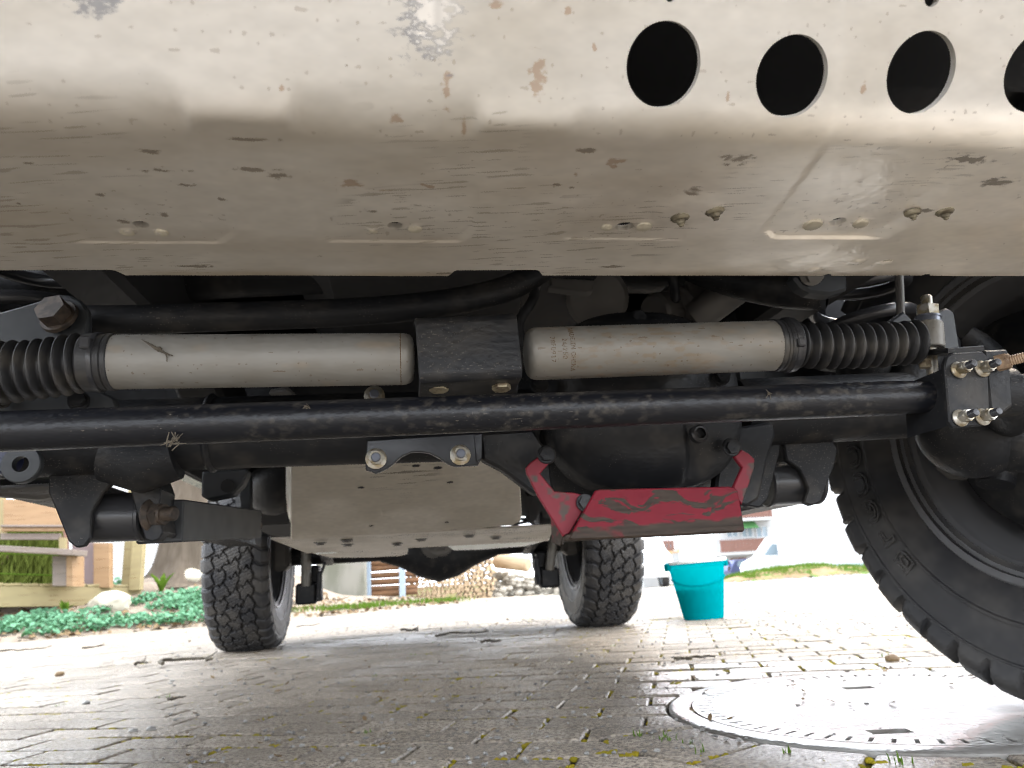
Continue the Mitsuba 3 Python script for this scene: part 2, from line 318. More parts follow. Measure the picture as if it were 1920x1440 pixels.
scene['mat_dryleaf'] = P(mikit.proc(lambda p, n, uv: mix((0.09, 0.055, 0.03), (0.22, 0.15, 0.07), noise(p.x*90, p.y*90, p.z*90))), 0.8)

PAV_A = math.radians(-20); PL, PW, PJ = 0.165, 0.098, 0.010
def paver_uv(p):
    c, s = math.cos(PAV_A), math.sin(PAV_A)
    u, v = (p.x*c+p.y*s)/PL, (-p.x*s+p.y*c)/PW
    row = dr.floor(v); u = u+0.5*(row-2*dr.floor(row*0.5))
    return dr.floor(u), row
def paver_col(p, n, uv):
    a, b = paver_uv(p); t = cell_rand(a, b, 3)
    c = mix((0.195, 0.166, 0.133), (0.265, 0.226, 0.182), t)
    c = c*(0.55+0.9*smoothstep(0.25, 0.75, fbm(p.x*260, p.y*260, p.z*260, 3)))
    d = smoothstep(0.5, 0.75, fbm(p.x*9, p.y*9, 2.0, 4))
    return mix(c, C(0.15, 0.125, 0.10), d*0.4)
def wet(p): return smoothstep(0.42, 0.60, fbm(p.x*2.2+5, p.y*2.2, 1.0, 4))
def wetground(p):
    left = smoothstep(-0.25, -0.65, p.x+0.25*(p.y-1.4))*smoothstep(2.6, 1.8, p.y)
    rgt = smoothstep(0.30, 0.55, p.x)*smoothstep(0.72, 0.46, dr.sqrt(dr.square(p.x-0.80)+dr.square(p.y-1.24))-0.12*fbm(p.x*7, p.y*7, 4.0, 3))
    return dr.clip(wet(p)*0.35+left*(0.1+0.6*wet(p))+rgt*0.9, 0, 1)
def paver_rough(p, n, uv): return 0.62-0.42*wetground(p)+0.1*(fbm(p.x*60, p.y*60, 1.0, 2)-0.5)
def paver_bump(p, n, uv): return (0.7*fbm(p.x*210, p.y*210, p.z*210, 3)+0.3*fbm(p.x*45, p.y*45, p.z*45, 2))*(1-0.45*wetground(p))
scene['mat_paver'] = P(mikit.proc(paver_col), mikit.proc(paver_rough), 0.0, 0.5, (paver_bump, 0.0045))
def joint_col(p, n, uv):
    c = mix((0.028, 0.023, 0.017), (0.085, 0.072, 0.052), fbm(p.x*60, p.y*60, p.z*60, 3))
    return mix(c, mix((0.19, 0.145, 0.015), (0.085, 0.085, 0.012), noise(p.x*90, p.y*90, 3.0)), smoothstep(0.50, 0.60, fbm(p.x*5+9, p.y*5, 2.0, 4)))
scene['mat_joint'] = P(mikit.proc(joint_col), 0.9, 0.0, 0.2, (lambda p, n, uv: fbm(p.x*160, p.y*160, 1.0, 3), 0.004))
def far_col(p, n, uv):
    return mix((0.26, 0.24, 0.21), (0.20, 0.18, 0.15), fbm(p.x*1.5, p.y*1.5, 1.0, 4))
scene['mat_farground'] = P(mikit.proc(far_col), 0.6)
def moss_col(p, n, uv): return mix((0.30, 0.22, 0.012), (0.13, 0.125, 0.012), fbm(p.x*60, p.y*60, p.z*60, 3))
scene['mat_moss'] = P(mikit.proc(moss_col), 0.9, 0.0, 0.2)
def cover_col(p, n, uv): return mix((0.33, 0.32, 0.30), (0.22, 0.20, 0.18), smoothstep(0.4, 0.7, fbm(p.x*20, p.y*20, p.z*20, 4)))
scene['mat_cover'] = P(mikit.proc(cover_col), mikit.proc(lambda p, n, uv: 0.16+0.2*smoothstep(0.45, 0.7, fbm(p.x*9, p.y*9, 1.0, 4))), 0.3, 0.6, (lambda p, n, uv: fbm(p.x*150, p.y*150, 1.0, 2), 0.0006))
scene['mat_iron'] = P((0.06, 0.055, 0.05), 0.4, 0.5)
scene['mat_pebble'] = P(mikit.proc(lambda p, n, uv: mix((0.10, 0.095, 0.09), (0.30, 0.29, 0.27), cell_rand(dr.floor(p.x*60), dr.floor(p.y*60), 1.0))), 0.6)
scene['mat_twig'] = P(mikit.proc(lambda p, n, uv: mix((0.035, 0.03, 0.022), (0.10, 0.08, 0.055), fbm(p.x*80, p.y*80, p.z*80, 2))), 0.8)
def wood(c1, c2, seed):
    def f(p, n, uv):
        g = fbm(p.x*3+seed, p.y*3, p.z*26+2*noise(p.x*2, p.y*2, seed), 4)
        return mix(mix(c1, c2, g), C(c1[0]*0.6, c1[1]*0.55, c1[2]*0.45), smoothstep(0.68, 0.85, noise(p.x*9+seed, p.y*9, p.z*60))*0.6)
    return mikit.proc(f)
scene['mat_decking'] = P(wood((0.27, 0.215, 0.105), (0.21, 0.17, 0.085), 3.0), 0.7)
scene['mat_planks'] = P(wood((0.285, 0.175, 0.09), (0.21, 0.125, 0.06), 9.0), 0.65)
scene['mat_greywood'] = P(wood((0.19, 0.15, 0.125), (0.13, 0.105, 0.09), 5.0), 0.75)
scene['mat_logbark'] = P(mikit.proc(lambda p, n, uv: mix((0.21, 0.10, 0.04), (0.08, 0.045, 0.025), fbm(p.x*12, p.y*12, p.z*40, 3))), 0.8)
scene['mat_splitwood'] = P(mikit.proc(lambda p, n, uv: mix((0.44, 0.34, 0.22), (0.27, 0.18, 0.10), fbm(p.x*9, p.y*9, p.z*9, 3))), 0.75)
def bark_col(p, n, uv):
    c = mix((0.065, 0.05, 0.036), (0.125, 0.10, 0.075), fbm(p.x*22, p.y*22, p.z*4, 4))
    return mix(c, C(0.38, 0.22, 0.03), smoothstep(0.35, 0.15, dr.sqrt(dr.square((p.x+2.04)/0.30)+dr.square((p.z-0.62)/0.55))+0.25*(fbm(p.x*16, p.y*16, p.z*9, 3)-0.5)))
scene['mat_bark'] = P(mikit.proc(bark_col), 0.85, 0.0, 0.3, (lambda p, n, uv: fbm(p.x*30, p.y*30, p.z*6, 3), 0.03))
def leafmat(c, t=0.35): return {'type': 'principledthin', 'base_color': {'type': 'rgb', 'value': list(c)}, 'roughness': 0.45, 'diff_trans': 2*t, 'eta': 1.4}
scene['mat_ivy'] = leafmat((0.18, 0.37, 0.23))
scene['mat_ivydark'] = leafmat((0.075, 0.19, 0.09))
scene['mat_grass'] = leafmat((0.085, 0.15, 0.02))
scene['mat_bamboo'] = leafmat((0.10, 0.125, 0.028))
scene['mat_soil'] = P(mikit.proc(lambda p, n, uv: mix((0.13, 0.10, 0.075), (0.28, 0.23, 0.18), fbm(p.x*18, p.y*18, p.z*18, 4))), 0.9)
scene['mat_turf'] = P(mikit.proc(lambda p, n, uv: mix((0.07, 0.11, 0.018), (0.18, 0.115, 0.06), smoothstep(0.36, 0.52, fbm(p.x*3, p.y*3, p.z*5, 4)))), 0.9)
scene['mat_whitestone'] = P(mikit.proc(lambda p, n, uv: mix((0.45, 0.42, 0.34), (0.33, 0.30, 0.23), fbm(p.x*12, p.y*12, p.z*12, 3))), 0.8)
scene['mat_greystone'] = P(mikit.proc(lambda p, n, uv: mix((0.22, 0.20, 0.165), (0.42, 0.39, 0.33), cell_rand(dr.floor(p.x*7), dr.floor(p.y*7), dr.floor(p.z*7)))), 0.85)
scene['mat_concrete'] = P(mikit.proc(lambda p, n, uv: mix((0.21, 0.20, 0.17), (0.12, 0.12, 0.09), smoothstep(0.35, 0.7, fbm(p.x*5, p.y*5, p.z*1.4, 4)))), 0.85)
scene['mat_white'] = P(mikit.proc(lambda p, n, uv: mix((0.45, 0.46, 0.465), (0.40, 0.405, 0.40), fbm(p.x*0.8, p.y*0.8, p.z*0.8, 3))), 0.7)
scene['mat_bluewhite'] = P((0.27, 0.33, 0.39), 0.5)
scene['mat_mauve'] = P((0.17, 0.125, 0.125), 0.6)
scene['mat_brownwood'] = P(wood((0.20, 0.10, 0.075), (0.13, 0.065, 0.05), 2.0), 0.7)
scene['mat_beamwood'] = P((0.42, 0.27, 0.15), 0.7)
scene['mat_roof'] = P((0.35, 0.12, 0.09), 0.7)
scene['mat_awning'] = P((0.10, 0.28, 0.10), 0.7)
scene['mat_glass'] = P((0.18, 0.24, 0.28), 0.08, 0.0, 0.7)
scene['mat_carblue'] = P((0.06, 0.075, 0.17), 0.25, 0.3, 0.6, clearcoat=0.8)
scene['mat_carwhite'] = P((0.55, 0.56, 0.57), 0.3, 0.0, 0.5, clearcoat=0.6)
scene['mat_bucket'] = {'type': 'twosided', 'bsdf': {'type': 'principled', 'base_color': {'type': 'rgb', 'value': [0.0, 0.30, 0.34]}, 'roughness': 0.32, 'specular': 0.5}}
scene['mat_bucketrim'] = P((0.7, 0.74, 0.72), 0.4)
scene['mat_exhaust'] = P((0.25, 0.23, 0.21), 0.45, 0.7)
# ================================================================== SETTING
def sheet(xs, ys, hf, bsdf, key, kind='structure', label=None):
    X, Y = np.meshgrid(xs, ys, indexing='xy'); Z = hf(X, Y)
    v = np.stack([X, Y, Z], -1).reshape(-1, 3); nx = len(xs)
    i, j = np.meshgrid(np.arange(len(ys)-1), np.arange(nx-1), indexing='ij'); a = i*nx+j
    add(key, mesh(v, np.stack([a, a+1, a+nx+1, a+nx], -1).reshape(-1, 4)), bsdf, True); lab(key, label, kind=kind)
def fall(Y): return -0.018*np.clip(Y-10.5, 0, 60)               # the yard falls away beyond ten metres
# one ground sheet to the horizon
gx = np.r_[-600, -120, -40, np.arange(-20, 41, 2.0), 60, 150, 600]; gy = np.r_[-200, -40, -10, np.arange(-4, 70, 1.5), 90, 150, 400, 900]
sheet(gx, gy, lambda X, Y: -0.022+fall(Y), 'mat_joint', 'ground', label='ground under and beyond the paved yard')

COV, CR1, CR2 = np.array([0.80, 1.24]), 0.375, 0.535
def paver_mesh(poly, z, tilt, seed):
    """one paving block with a worn, chamfered top"""
    g = Polygon(poly).buffer(-0.0005)
    if g.is_empty or g.area < 0.0006: return None
    if g.geom_type != 'Polygon': g = max(g.geoms, key=lambda q: q.area)
    g = g.simplify(0.001)
    p = np.array(g.exterior.coords)[:-1]
    if g.exterior.is_ccw is False: p = p[::-1]
    if len(p) < 3: return None
    rr = np.random.default_rng(seed); c = p.mean(0); n = len(p)
    p = p+rr.normal(0, 0.0013, p.shape)
    inn = c+(p-c)*(1-0.0062/np.maximum(np.linalg.norm(p-c, axis=1, keepdims=True), 0.02))
    inn2 = c+(p-c)*(1-0.0020/np.maximum(np.linalg.norm(p-c, axis=1, keepdims=True), 0.02))
    zt = lambda q: z+(q-c) @ tilt
    v = np.vstack([np.c_[p, np.full(n, -0.03)], np.c_[p, zt(p)-0.0045], np.c_[inn2, zt(inn2)-0.0014], np.c_[inn, zt(inn)], [[*c, z+0.0006]]])
    j = np.arange(n); k = (j+1) % n; f = []
    for r in range(3): f += [np.stack([r*n+j, r*n+k, (r+1)*n+k], 1), np.stack([r*n+j, (r+1)*n+k, (r+1)*n+j], 1)]
    f.append(np.stack([3*n+j, 3*n+k, j*0+4*n], 1))
    return mesh(v, np.vstack(f))
ca, sa = math.cos(PAV_A), math.sin(PAV_A)
def uv2xy(q): q = np.asarray(q, float); return np.stack([q[..., 0]*ca-q[..., 1]*sa, q[..., 0]*sa+q[..., 1]*ca], -1)
def edge_y(x):                                                     # where the paving ends on the far side
    return np.interp(x, [-6, -3.0, -2.3, -1.0, 0.2, 0.9, 3, 8], [3.6, 6.30, 6.95, 7.55, 9.3, 9.6, 10.2, 10.5])
xs_, ys_ = np.arange(-3.84, 5.26, 0.05), np.arange(-1.6, 9.05, 0.05); X, Y = np.meshgrid(xs_, ys_)
Z = -0.0055-0.0035*np.clip(2.6-Y, 0, 1)+0.005*(meshkit.fbm(np.stack([X*14, Y*14, X*0], -1), 3)-0.5); v = np.stack([X, Y, Z], -1).reshape(-1, 3)
i, j = np.meshgrid(np.arange(len(ys_)-1), np.arange(len(xs_)-1), indexing='ij'); a = i*len(xs_)+j; f = np.stack([a, a+1, a+len(xs_)+1, a+len(xs_)], -1).reshape(-1, 4)
cen = v[f].mean(1); keep = (np.hypot(cen[:, 0]-COV[0], cen[:, 1]-COV[1]) > CR1-0.035) & (cen[:, 1] < edge_y(cen[:, 0])+0.03)
add('pavement__joint_filling', mesh(v, f[keep]), 'mat_joint', True)
pieces = []
def lerp(a, b, t): return a+(b-a)*t
cdir = COV/np.linalg.norm(COV)
disc = Point(*(COV+cdir*0.006)).buffer(CR1+0.005, 64)
aw0, aw1 = math.radians(-172), math.radians(-42)
disc = disc.union(Polygon([COV]+[COV+CR2*np.array([math.cos(t), math.sin(t)]) for t in np.linspace(aw0, aw1, 30)]))
for row in range(-52, 130):
    for col in range(-60, 75):
        off = 0.5*(row % 2)
        u0, v0 = (col-off)*PL, row*PW
        c = uv2xy([u0+PL/2, v0+PW/2])
        if not (-3.8 < c[0] < 5.2 and -1.6 < c[1] < min(9.0, edge_y(c[0])-0.05)): continue
        h = PJ/2 if c[1] < 2.2 else 0.0026
        g_ = h*0.5; q = uv2xy([[u0+g_, v0+h], [u0+PL-g_, v0+h], [u0+PL-g_, v0+PW-h], [u0+g_, v0+PW-h]])
        g = Polygon(q)
        if g.intersects(disc):
            g = g.difference(disc)
            if g.is_empty: continue
            if g.geom_type != 'Polygon': g = max(g.geoms, key=lambda t: t.area)
            if g.area < 0.0007: continue
            q = np.array(g.simplify(0.002).exterior.coords)[:-1]
        pieces.append((c, q))
nw = 6
for k in range(nw):                                                # blocks cut to a wedge round the near side of the cover
    a0, a1 = lerp(aw0, aw1, (k+0.025)/nw), lerp(aw0, aw1, (k+0.975)/nw)
    aa = np.linspace(a0, a1, 5)
    q = np.vstack([np.c_[np.cos(aa), np.sin(aa)]*(CR1+0.002), np.c_[np.cos(aa[::-1]), np.sin(aa[::-1])]*(CR2-0.004)])+COV
    pieces.append((q.mean(0), q))
def seen_size(c):
    v = np.array([c[0], c[1], 0])-CC; z = v @ CF
    ang = (v @ CR)/z*FPX; dn = -(v @ CU)/z*FPX
    return (abs(ang) < 1010 and dn < 760), c[1]
pieces.sort(key=lambda t: (not seen_size(t[0])[0], t[0][1]))
rest, npv = [], 0
tilts = []
for i, (c, q) in enumerate(pieces):
    t = R.normal(0, 0.0065, 2); z = R.normal(0, 0.0010)-0.0012
    m = paver_mesh(q, z, t, i)
    if m is None: continue
    if npv < 300: add('pavement__paver', m, 'mat_paver', 25); npv += 1
    else: rest.append(m)
add('pavement__distant_pavers', cat(rest), 'mat_paver', 25); lab('pavement__distant_pavers', kind='stuff')
lab('pavement', 'block paved yard with mossy joints and a wet sheen', kind='structure')
# beyond the blocks the same paving is one sheet
def farz(X, Y): return fall(Y)-0.004
sheet(np.r_[-30, -12, -6, np.arange(-4, 12, 1.0), 14, 20, 60], np.r_[8.9, 9.4, np.arange(10, 70, 2.0)], farz, 'mat_farground', 'yard', label='pale far part of the yard sloping down to the street')

sheet(np.r_[-30, -12, -6, np.arange(-4, 12, 2.0), 14, 20, 60], np.r_[-40, -20, -10, -4, -1.58], lambda X, Y: X*0-0.005, 'mat_farground', 'yard_001', label='paved yard behind the camera')
sheet(np.r_[-30, -12, -3.85], np.r_[-1.58, 0, 1.5, 3.4], lambda X, Y: X*0-0.005, 'mat_farground', 'yard_002', label='paved yard left of the blocks')
sheet(np.r_[5.25, 8, 12, 20, 60], np.r_[-1.58, 0, 2, 4, 6, 8.9], lambda X, Y: X*0-0.005, 'mat_farground', 'yard_003', label='paved yard right of the blocks')
# moss in the joints
ms = []
def tuft(o, r, seed):
    m = trimesh.creation.icosphere(2 if max(np.atleast_1d(r)) > 0.009 else 1); v = np.asarray(m.vertices).copy()
    v = v*(0.62+0.75*meshkit.fbm(v*2.6+seed*3.3, 3, seed))[:, None]
    v[:, 2] = np.maximum(v[:, 2], -0.3)
    return trimesh.Trimesh(v*r+o, m.faces, process=False)
spines = []
for i in range(13000):
    row = int(R.integers(0, 62)); y0 = row*PW
    u = R.uniform(-2.2, 3.2)
    if R.random() < 0.5: q = uv2xy([u, y0])
    else: q = uv2xy([(round(u/PL)-0.5*(row % 2))*PL, y0+R.uniform(0, PW)])
    if not (0.8 < q[1] < 5.5) or np.linalg.norm(q-COV) < CR1+0.03: continue
    if meshkit.noise(np.array([q[0]*2.6, q[1]*2.6, 3.0])) < 0.36: continue
    n = 1+int(R.integers(0, 4)); s0 = R.uniform(0.003, 0.0062)
    for k in range(n):
        d = R.normal(0, 0.012, 2); d = uv2xy([d[0], d[1]*0.12]) if abs(q[1]-0) > -1 else d
        ms.append(tuft(np.array([q[0]+d[0], q[1]+d[1], -0.006]), [s0*R.uniform(0.6, 1.5), s0*R.uniform(0.6, 1.2), s0*R.uniform(0.55, 0.9)], i*5+k))
for k in range(nw):
    a = lerp(aw0, aw1, k/nw)
    for t in range(7):
        rr = CR1+0.02+0.14*R.random(); s0 = R.uniform(0.003, 0.007)
        ms.append(tuft(np.array([COV[0]+rr*math.cos(a)+R.normal(0, .004), COV[1]+rr*math.sin(a)+R.normal(0, .004), -0.005]), [s0, s0*0.8, s0*0.8], 9000+k*9+t))
for X, Y, s in ((0.265, 1.075, 0.016), (0.285, 1.055, 0.012), (0.63, 0.86, 0.009), (0.55, 0.905, 0.008), (0.655, 0.83, 0.010), (0.215, 1.195, 0.013), (0.225, 1.215, 0.011), (0.185, 1.235, 0.012), (0.56, 1.64, 0.016), (0.20, 1.02, 0.012)):
    for k in range(12): ms.append(tuft(np.array([X+R.normal(0, s*0.45), Y+R.normal(0, s*0.3), -0.004]), [s*R.uniform(.2, .42)]*2+[s*0.32], 12000+k+int(X*999)))
add('moss', cat(ms), 'mat_moss', True); lab('moss', 'yellow green moss cushions growing in the joints between paving blocks', 'moss', kind='stuff')
# small grass in the joints
def blades(o, n, h, spread, rr, w=0.0012, lean=0.5):
    vs, fs = [], []
    for i in range(n):
        b = np.asarray(o)+np.r_[rr.normal(0, spread, 2), 0]; a = rr.uniform(0, 2*math.pi); L = h*rr.uniform(0.5, 1.1); ln = lean*rr.uniform(0.2, 1)
        d = np.array([math.cos(a), math.sin(a), 0]); s = np.array([-d[1], d[0], 0])
        p = [b, b+d*L*ln*0.3+np.array([0, 0, L*0.6]), b+d*L*ln+np.array([0, 0, L])]
        k = len(vs); vs += [p[0]-s*w, p[0]+s*w, p[1]-s*w*0.8, p[1]+s*w*0.8, p[2]]; fs += [[k, k+1, k+3], [k, k+3, k+2], [k+2, k+3, k+4]]
    return mesh(vs, fs)
gr = [blades(atz(x, y, -0.004), 7, 0.013, 0.006, R) for x, y in ((1296, 1398), (1318, 1414), (1474, 1416), (1202, 1385), (1258, 1392), (1690, 1432), (690, 1378), (1240, 1388))]
gr += [blades([R.uniform(-1.2, 1.6), R.uniform(1.4, 4.5), -0.002], 5, 0.010, 0.007, R) for i in range(14)]
add('joint_grass', cat(gr), 'mat_grass'); lab('joint_grass', 'thin grass blades sprouting from the paving joints', 'grass', kind='stuff')

# manhole cover
cv = cat(lathe([(0, 0.0005), (0.330, 0.0005), (0.333, -0.002), (0.333, -0.02)], 96))
Mc = np.eye(4); Mc[:2, 3] = COV
A = manifold3d.Manifold.cylinder(0.03, 0.333, 0.333, 120).translate((0, 0, -0.0295))
va = math.atan2(COV[1], COV[0])
def rz(m, a): return m.rotate((0, 0, math.degrees(a)))
for k in range(72):
    A -= rz(manifold3d.Manifold.cube((0.026, 0.006, 0.02), True).translate((0.312, 0, 0.0)), k*2*math.pi/72)
h1 = atz(1668, 1372); h2 = atz(1609, 1290)
for hq, (lx, ly) in ((h1, (0.055, 0.03)), (h2, (0.055, 0.03))):
    A -= manifold3d.Manifold.cube((lx, ly, 0.03), True).rotate((0, 0, -12)).translate((hq[0]-COV[0], hq[1]-COV[1], 0.0))
mm = A.to_mesh(); add('manhole_cover__lid', mesh(mm.vert_properties[:, :3]+[*COV, 0], mm.tri_verts), 'mat_cover', 30)
add('manhole_cover__frame', put(lathe([(0.336, -0.03), (0.336, -0.001), (0.339, 0.001), (0.366, 0.001), (0.3735, -0.0015), (0.3735, -0.03)], 120), [*COV, 0]), 'mat_cover', 30)
add('manhole_cover__pit', put(lathe([(0, -0.0215), (0.335, -0.0215)], 48), [*COV, 0]), 'mat_dark')
lab('manhole_cover', 'round wet manhole cover with two slots set flush in the paving', 'manhole cover')

# twigs, leaves and stones lying on the paving
def twig(pp, r, label, z=0.006, seed=1):
    rr = np.random.default_rng(seed); q = [atz(x, y, z) for x, y in pp]
    q = spline(q, 14); q[:, 2] = z+np.abs(rr.normal(0, r*0.5, len(q))); q[:, :2] += rr.normal(0, r*0.5, (len(q), 2))
    r *= 0.75; m = [sweep(q, np.linspace(r, r*0.45, len(q))*rr.uniform(0.8, 1.2, len(q)), 7)]
    for k in (9,) if seed % 2 else ():
        d = np.r_[rr.normal(0, 1, 2), 0.3]; m.append(sweep([q[k], q[k]+unit(d)*r*3.5, q[k]+unit(d)*r*6+np.array([0, 0, r])], [r*0.6, r*0.4, r*0.25], 6))
    k = add('twig', cat(m), 'mat_twig', 50); lab(k, label, 'twig', 'twigs lying on the paving')
twig([(306, 1245), (330, 1238), (360, 1236), (390, 1239)], 0.010, 'thick dark curved twig lying in front of the left rear wheel', 0.014, 1)
twig([(817, 1193), (850, 1189), (885, 1187), (910, 1181)], 0.007, 'long thin dark twig right of the left rear wheel', 0.01, 2)
twig([(754, 1184), (770, 1182), (784, 1184)], 0.008, 'short dark twig beyond the long thin twig', 0.01, 3)
twig([(905, 1204), (920, 1203), (938, 1203)], 0.008, 'short dark twig just nearer than the long thin twig', 0.01, 4)
twig([(155, 1216), (175, 1214), (193, 1212)], 0.008, 'short brown twig left of the left rear wheel by the bank', 0.01, 5)
twig([(0, 1222), (50, 1219), (97, 1212)], 0.007, 'long thin twig at the left edge of the photo', 0.01, 6)
twig([(254, 1245), (265, 1243), (276, 1244)], 0.008, 'stubby twig just left of the thick curved twig', 0.01, 7)
twig([(316, 1314), (332, 1310), (347, 1307)], 0.004, 'thin twig on the wet paving below the thick curved twig', 0.006, 8)
twig([(555, 1175), (580, 1173), (600, 1170)], 0.006, 'faint twig behind the left rear wheel', 0.01, 9)
twig([(1265, 1236), (1305, 1233), (1342, 1231)], 0.006, 'straight dark twig on the bright paving before the bucket', 0.008, 10)
def stone(x, y, r, label, mat='mat_pebble', seed=3):
    o = atz(x, y, r*0.35); k = add('stone', rockmesh([r*2.6, r*2, r*1.5], seed)+0 if False else put(rockmesh([r*2.6, r*2, r*1.5], seed), o), mat, True); lab(k, label, 'stone', 'loose stones on the paving')
stone(1673, 1235, 0.013, 'brown stone beyond the manhole cover', 'mat_dryleaf', 3)
stone(284, 1367, 0.007, 'dark pebble on the wet paving, right one of a pair', 'mat_pebble', 4)
stone(250, 1370, 0.006, 'dark pebble on the wet paving, left one of a pair', 'mat_pebble', 5)
stone(161, 1318, 0.007, 'small dark pebble left of the pair of pebbles', 'mat_pebble', 6)
stone(112, 1264, 0.012, 'brown dry clod near the left bank', 'mat_dryleaf', 7)
pb = []
for i in range(1500):
    y = 1.05+4.8*R.random()**1.4; x = R.uniform(-0.55, 0.75)*y*0.8+0.15*y
    if math.hypot(x-COV[0], y-COV[1]) < 0.37 and R.random() < 0.93: continue
    if meshkit.noise(np.array([x*1.7, y*1.7, 8.0])) < 0.38 and R.random() < 0.75: continue
    s = R.uniform(0.0010, 0.0032)*(1+0.16*y)
    m = trimesh.creation.icosphere(1); v = np.asarray(m.vertices)*R.uniform(0.6, 1.3, (len(m.vertices), 1))*[s*1.3, s, s*0.7]
    pb.append(put(trimesh.Trimesh(v, m.faces, process=False), [x, y, s*0.3], (0, 0, 1), [math.cos(i), math.sin(i), 0]))
add('grit', cat(pb), 'mat_pebble'); lab('grit', 'grit and small pebbles strewn over the paving blocks', 'grit', kind='stuff')
lf = []
for i in range(330):
    y = 1.2+5*R.random()**1.2; x = R.uniform(-0.6, 0.85)*y*0.8+0.12*y
    s = R.uniform(0.004, 0.010)*(1+0.12*y); a = R.uniform(0, 6.28)
    v = np.array([[-1, 0, 0.1], [-0.3, 0.4, 0.25], [0.5, 0.3, 0.1], [1, 0, 0.35], [0.4, -0.35, 0.2], [-0.4, -0.4, 0.05]])*s
    lf.append(put(mesh(v, [[0, 1, 5], [1, 4, 5], [1, 2, 4], [2, 3, 4]]), [x, y, 0.003], unit([R.normal(0, .25), R.normal(0, .25), 1]), [math.cos(a), math.sin(a), 0]))
add('leaf_litter', cat(lf), 'mat_dryleaf'); lab('leaf_litter', 'scraps of dry leaves and bark strewn over the paving', 'leaf litter', kind='stuff')

# bank of soil on the left and behind
def bank_h(X, Y):
    d = Y-edge_y(X); w = np.interp(X, [-4.2, -3.4, -2.75, -1.6, -0.9, 0.6, 1.6], [0.45, 0.6, 1.0, 1.0, 0.35, 0.08, 0.0])
    return (0.23*np.clip(d, 0, 2.2)-0.03)*w+0.02*w+0.03*(meshkit.fbm(np.stack([X*3, Y*3, X*0], -1), 3)-0.5)*(d > 0)-0.03*(d < 0.02)+np.where(X > -0.5, fall(Y)+0.01, 0)
bx = np.r_[-14, -9, np.arange(-6.5, 2.0, 0.12)]; by = np.r_[np.arange(3.4, 12.4, 0.12), 14, 18]
X, Y = np.meshgrid(bx, by); Z = bank_h(X, Y); v = np.stack([X, Y, Z], -1).reshape(-1, 3)
i, j = np.meshgrid(np.arange(len(by)-1), np.arange(len(bx)-1), indexing='ij'); a = (i*len(bx)+j)
f = np.stack([a, a+1, a+len(bx)+1, a+len(bx)], -1).reshape(-1, 4)
cen = v[f].mean(1); f = f[cen[:, 1] > edge_y(cen[:, 0])-0.02]
add('bank', mesh(v, f), 'mat_soil', True); lab('bank', 'low bank of soil left of the paved yard', kind='structure')
def on_bank(x, y, lo=5.5, hi=16):
    """where the sight line of a pixel meets the bank"""
    for Yd in np.arange(lo, hi, 0.02):
        q = at(x, y, Yd)
        if q[2] <= bank_h(q[0], q[1]) and q[1] > edge_y(q[0]): return q
    return at(x, y, 8.0)
def leaves(pts, size, rr, up=0.8):
    vs, fs = [], []
    base = np.array([[-0.5, 0, 0], [-0.1, 0.5, 0.12], [0.45, 0.3, 0.08], [0.75, 0, 0], [0.45, -0.3, 0.08], [-0.1, -0.5, 0.12]])
    ff = np.array([[0, 1, 5], [1, 2, 4], [1, 4, 5], [2, 3, 4]])
    for q in pts:
        n = unit(np.r_[rr.normal(0, 0.6, 2), up]); a = rr.uniform(0, 6.28)
        M = frame(q, n, [math.cos(a), math.sin(a), 0.1]); s = size*rr.uniform(0.5, 1.2)
        fs.append(ff+len(vs)*6); vs.append(base*s @ M[:3, :3].T+M[:3, 3])
    return mesh(np.vstack(vs), np.vstack(fs))
for key, mt, sd, lbl in (('ground_ivy', 'mat_ivy', 1, 'low green ground cover leaves spread over the bank by the wooden terrace'), ('ground_ivy_001', 'mat_ivydark', 2, 'darker green leaves under the ground cover on the bank')):
    rr = np.random.default_rng(sd); pts = []
    while len(pts) < 5200:
        x = rr.uniform(-5.0, -1.45); d = rr.uniform(0.12, 2.3)
        q = np.array([x, edge_y(x)+d, 0.0])
        den = meshkit.fbm(np.array([x*1.6, d*1.8, 2.0]), 3)
        if den < 0.44+0.06*(x > -1.7)+0.08*(d > 1.6): continue
        q[2] = bank_h(q[0], q[1])+rr.uniform(0.0, 0.075)*(den*1.5)*(1 if sd == 1 else 0.5)+0.015; pts.append(q)
    add(key, leaves(pts, 0.038, rr), mt); lab(key, lbl, 'ground cover', kind='stuff')
rr = np.random.default_rng(5)
tw = []
for i in range(260):
    x = rr.uniform(-4.5, -0.2); q = np.array([x, edge_y(x)+rr.uniform(0.02, 1.6)**1.3, 0]); q[2] = bank_h(q[0], q[1])+0.012
    a = rr.uniform(0, 6.28); L = rr.uniform(0.05, 0.25); d = np.array([math.cos(a), 0.5*math.sin(a), rr.normal(0, .12)])
    tw.append(sweep([q, q+d*L*0.5+rr.normal(0, .006, 3), q+d*L], [0.006, 0.005, 0.003], 5))
add('brushwood', cat(tw), 'mat_twig'); lab('brushwood', 'scattered dead sticks on the soil along the paving edge', 'brushwood', kind='stuff')
lf = []
for i in range(900):
    x = rr.uniform(-4.5, 0.6); q = np.array([x, edge_y(x)+rr.uniform(0.0, 1.4)**1.5, 0]); q[2] = bank_h(q[0], q[1])+0.01; lf.append(q)
add('leaf_litter_001', leaves(lf, 0.05, rr), 'mat_dryleaf'); lab('leaf_litter_001', 'brown dead leaves on the soil of the bank', 'leaf litter', kind='stuff')
def bankstone(x, y, w, h, label, mat, seed, lo=5.5):
    q = on_bank(x, y, lo); s = q[1]/FPX
    k = add('garden_stone', put(rockmesh([w*s, w*s*0.7, h*s*1.6], seed, 3), q+np.array([0, 0, h*s*0.35])), mat, True); lab(k, label, 'stone')
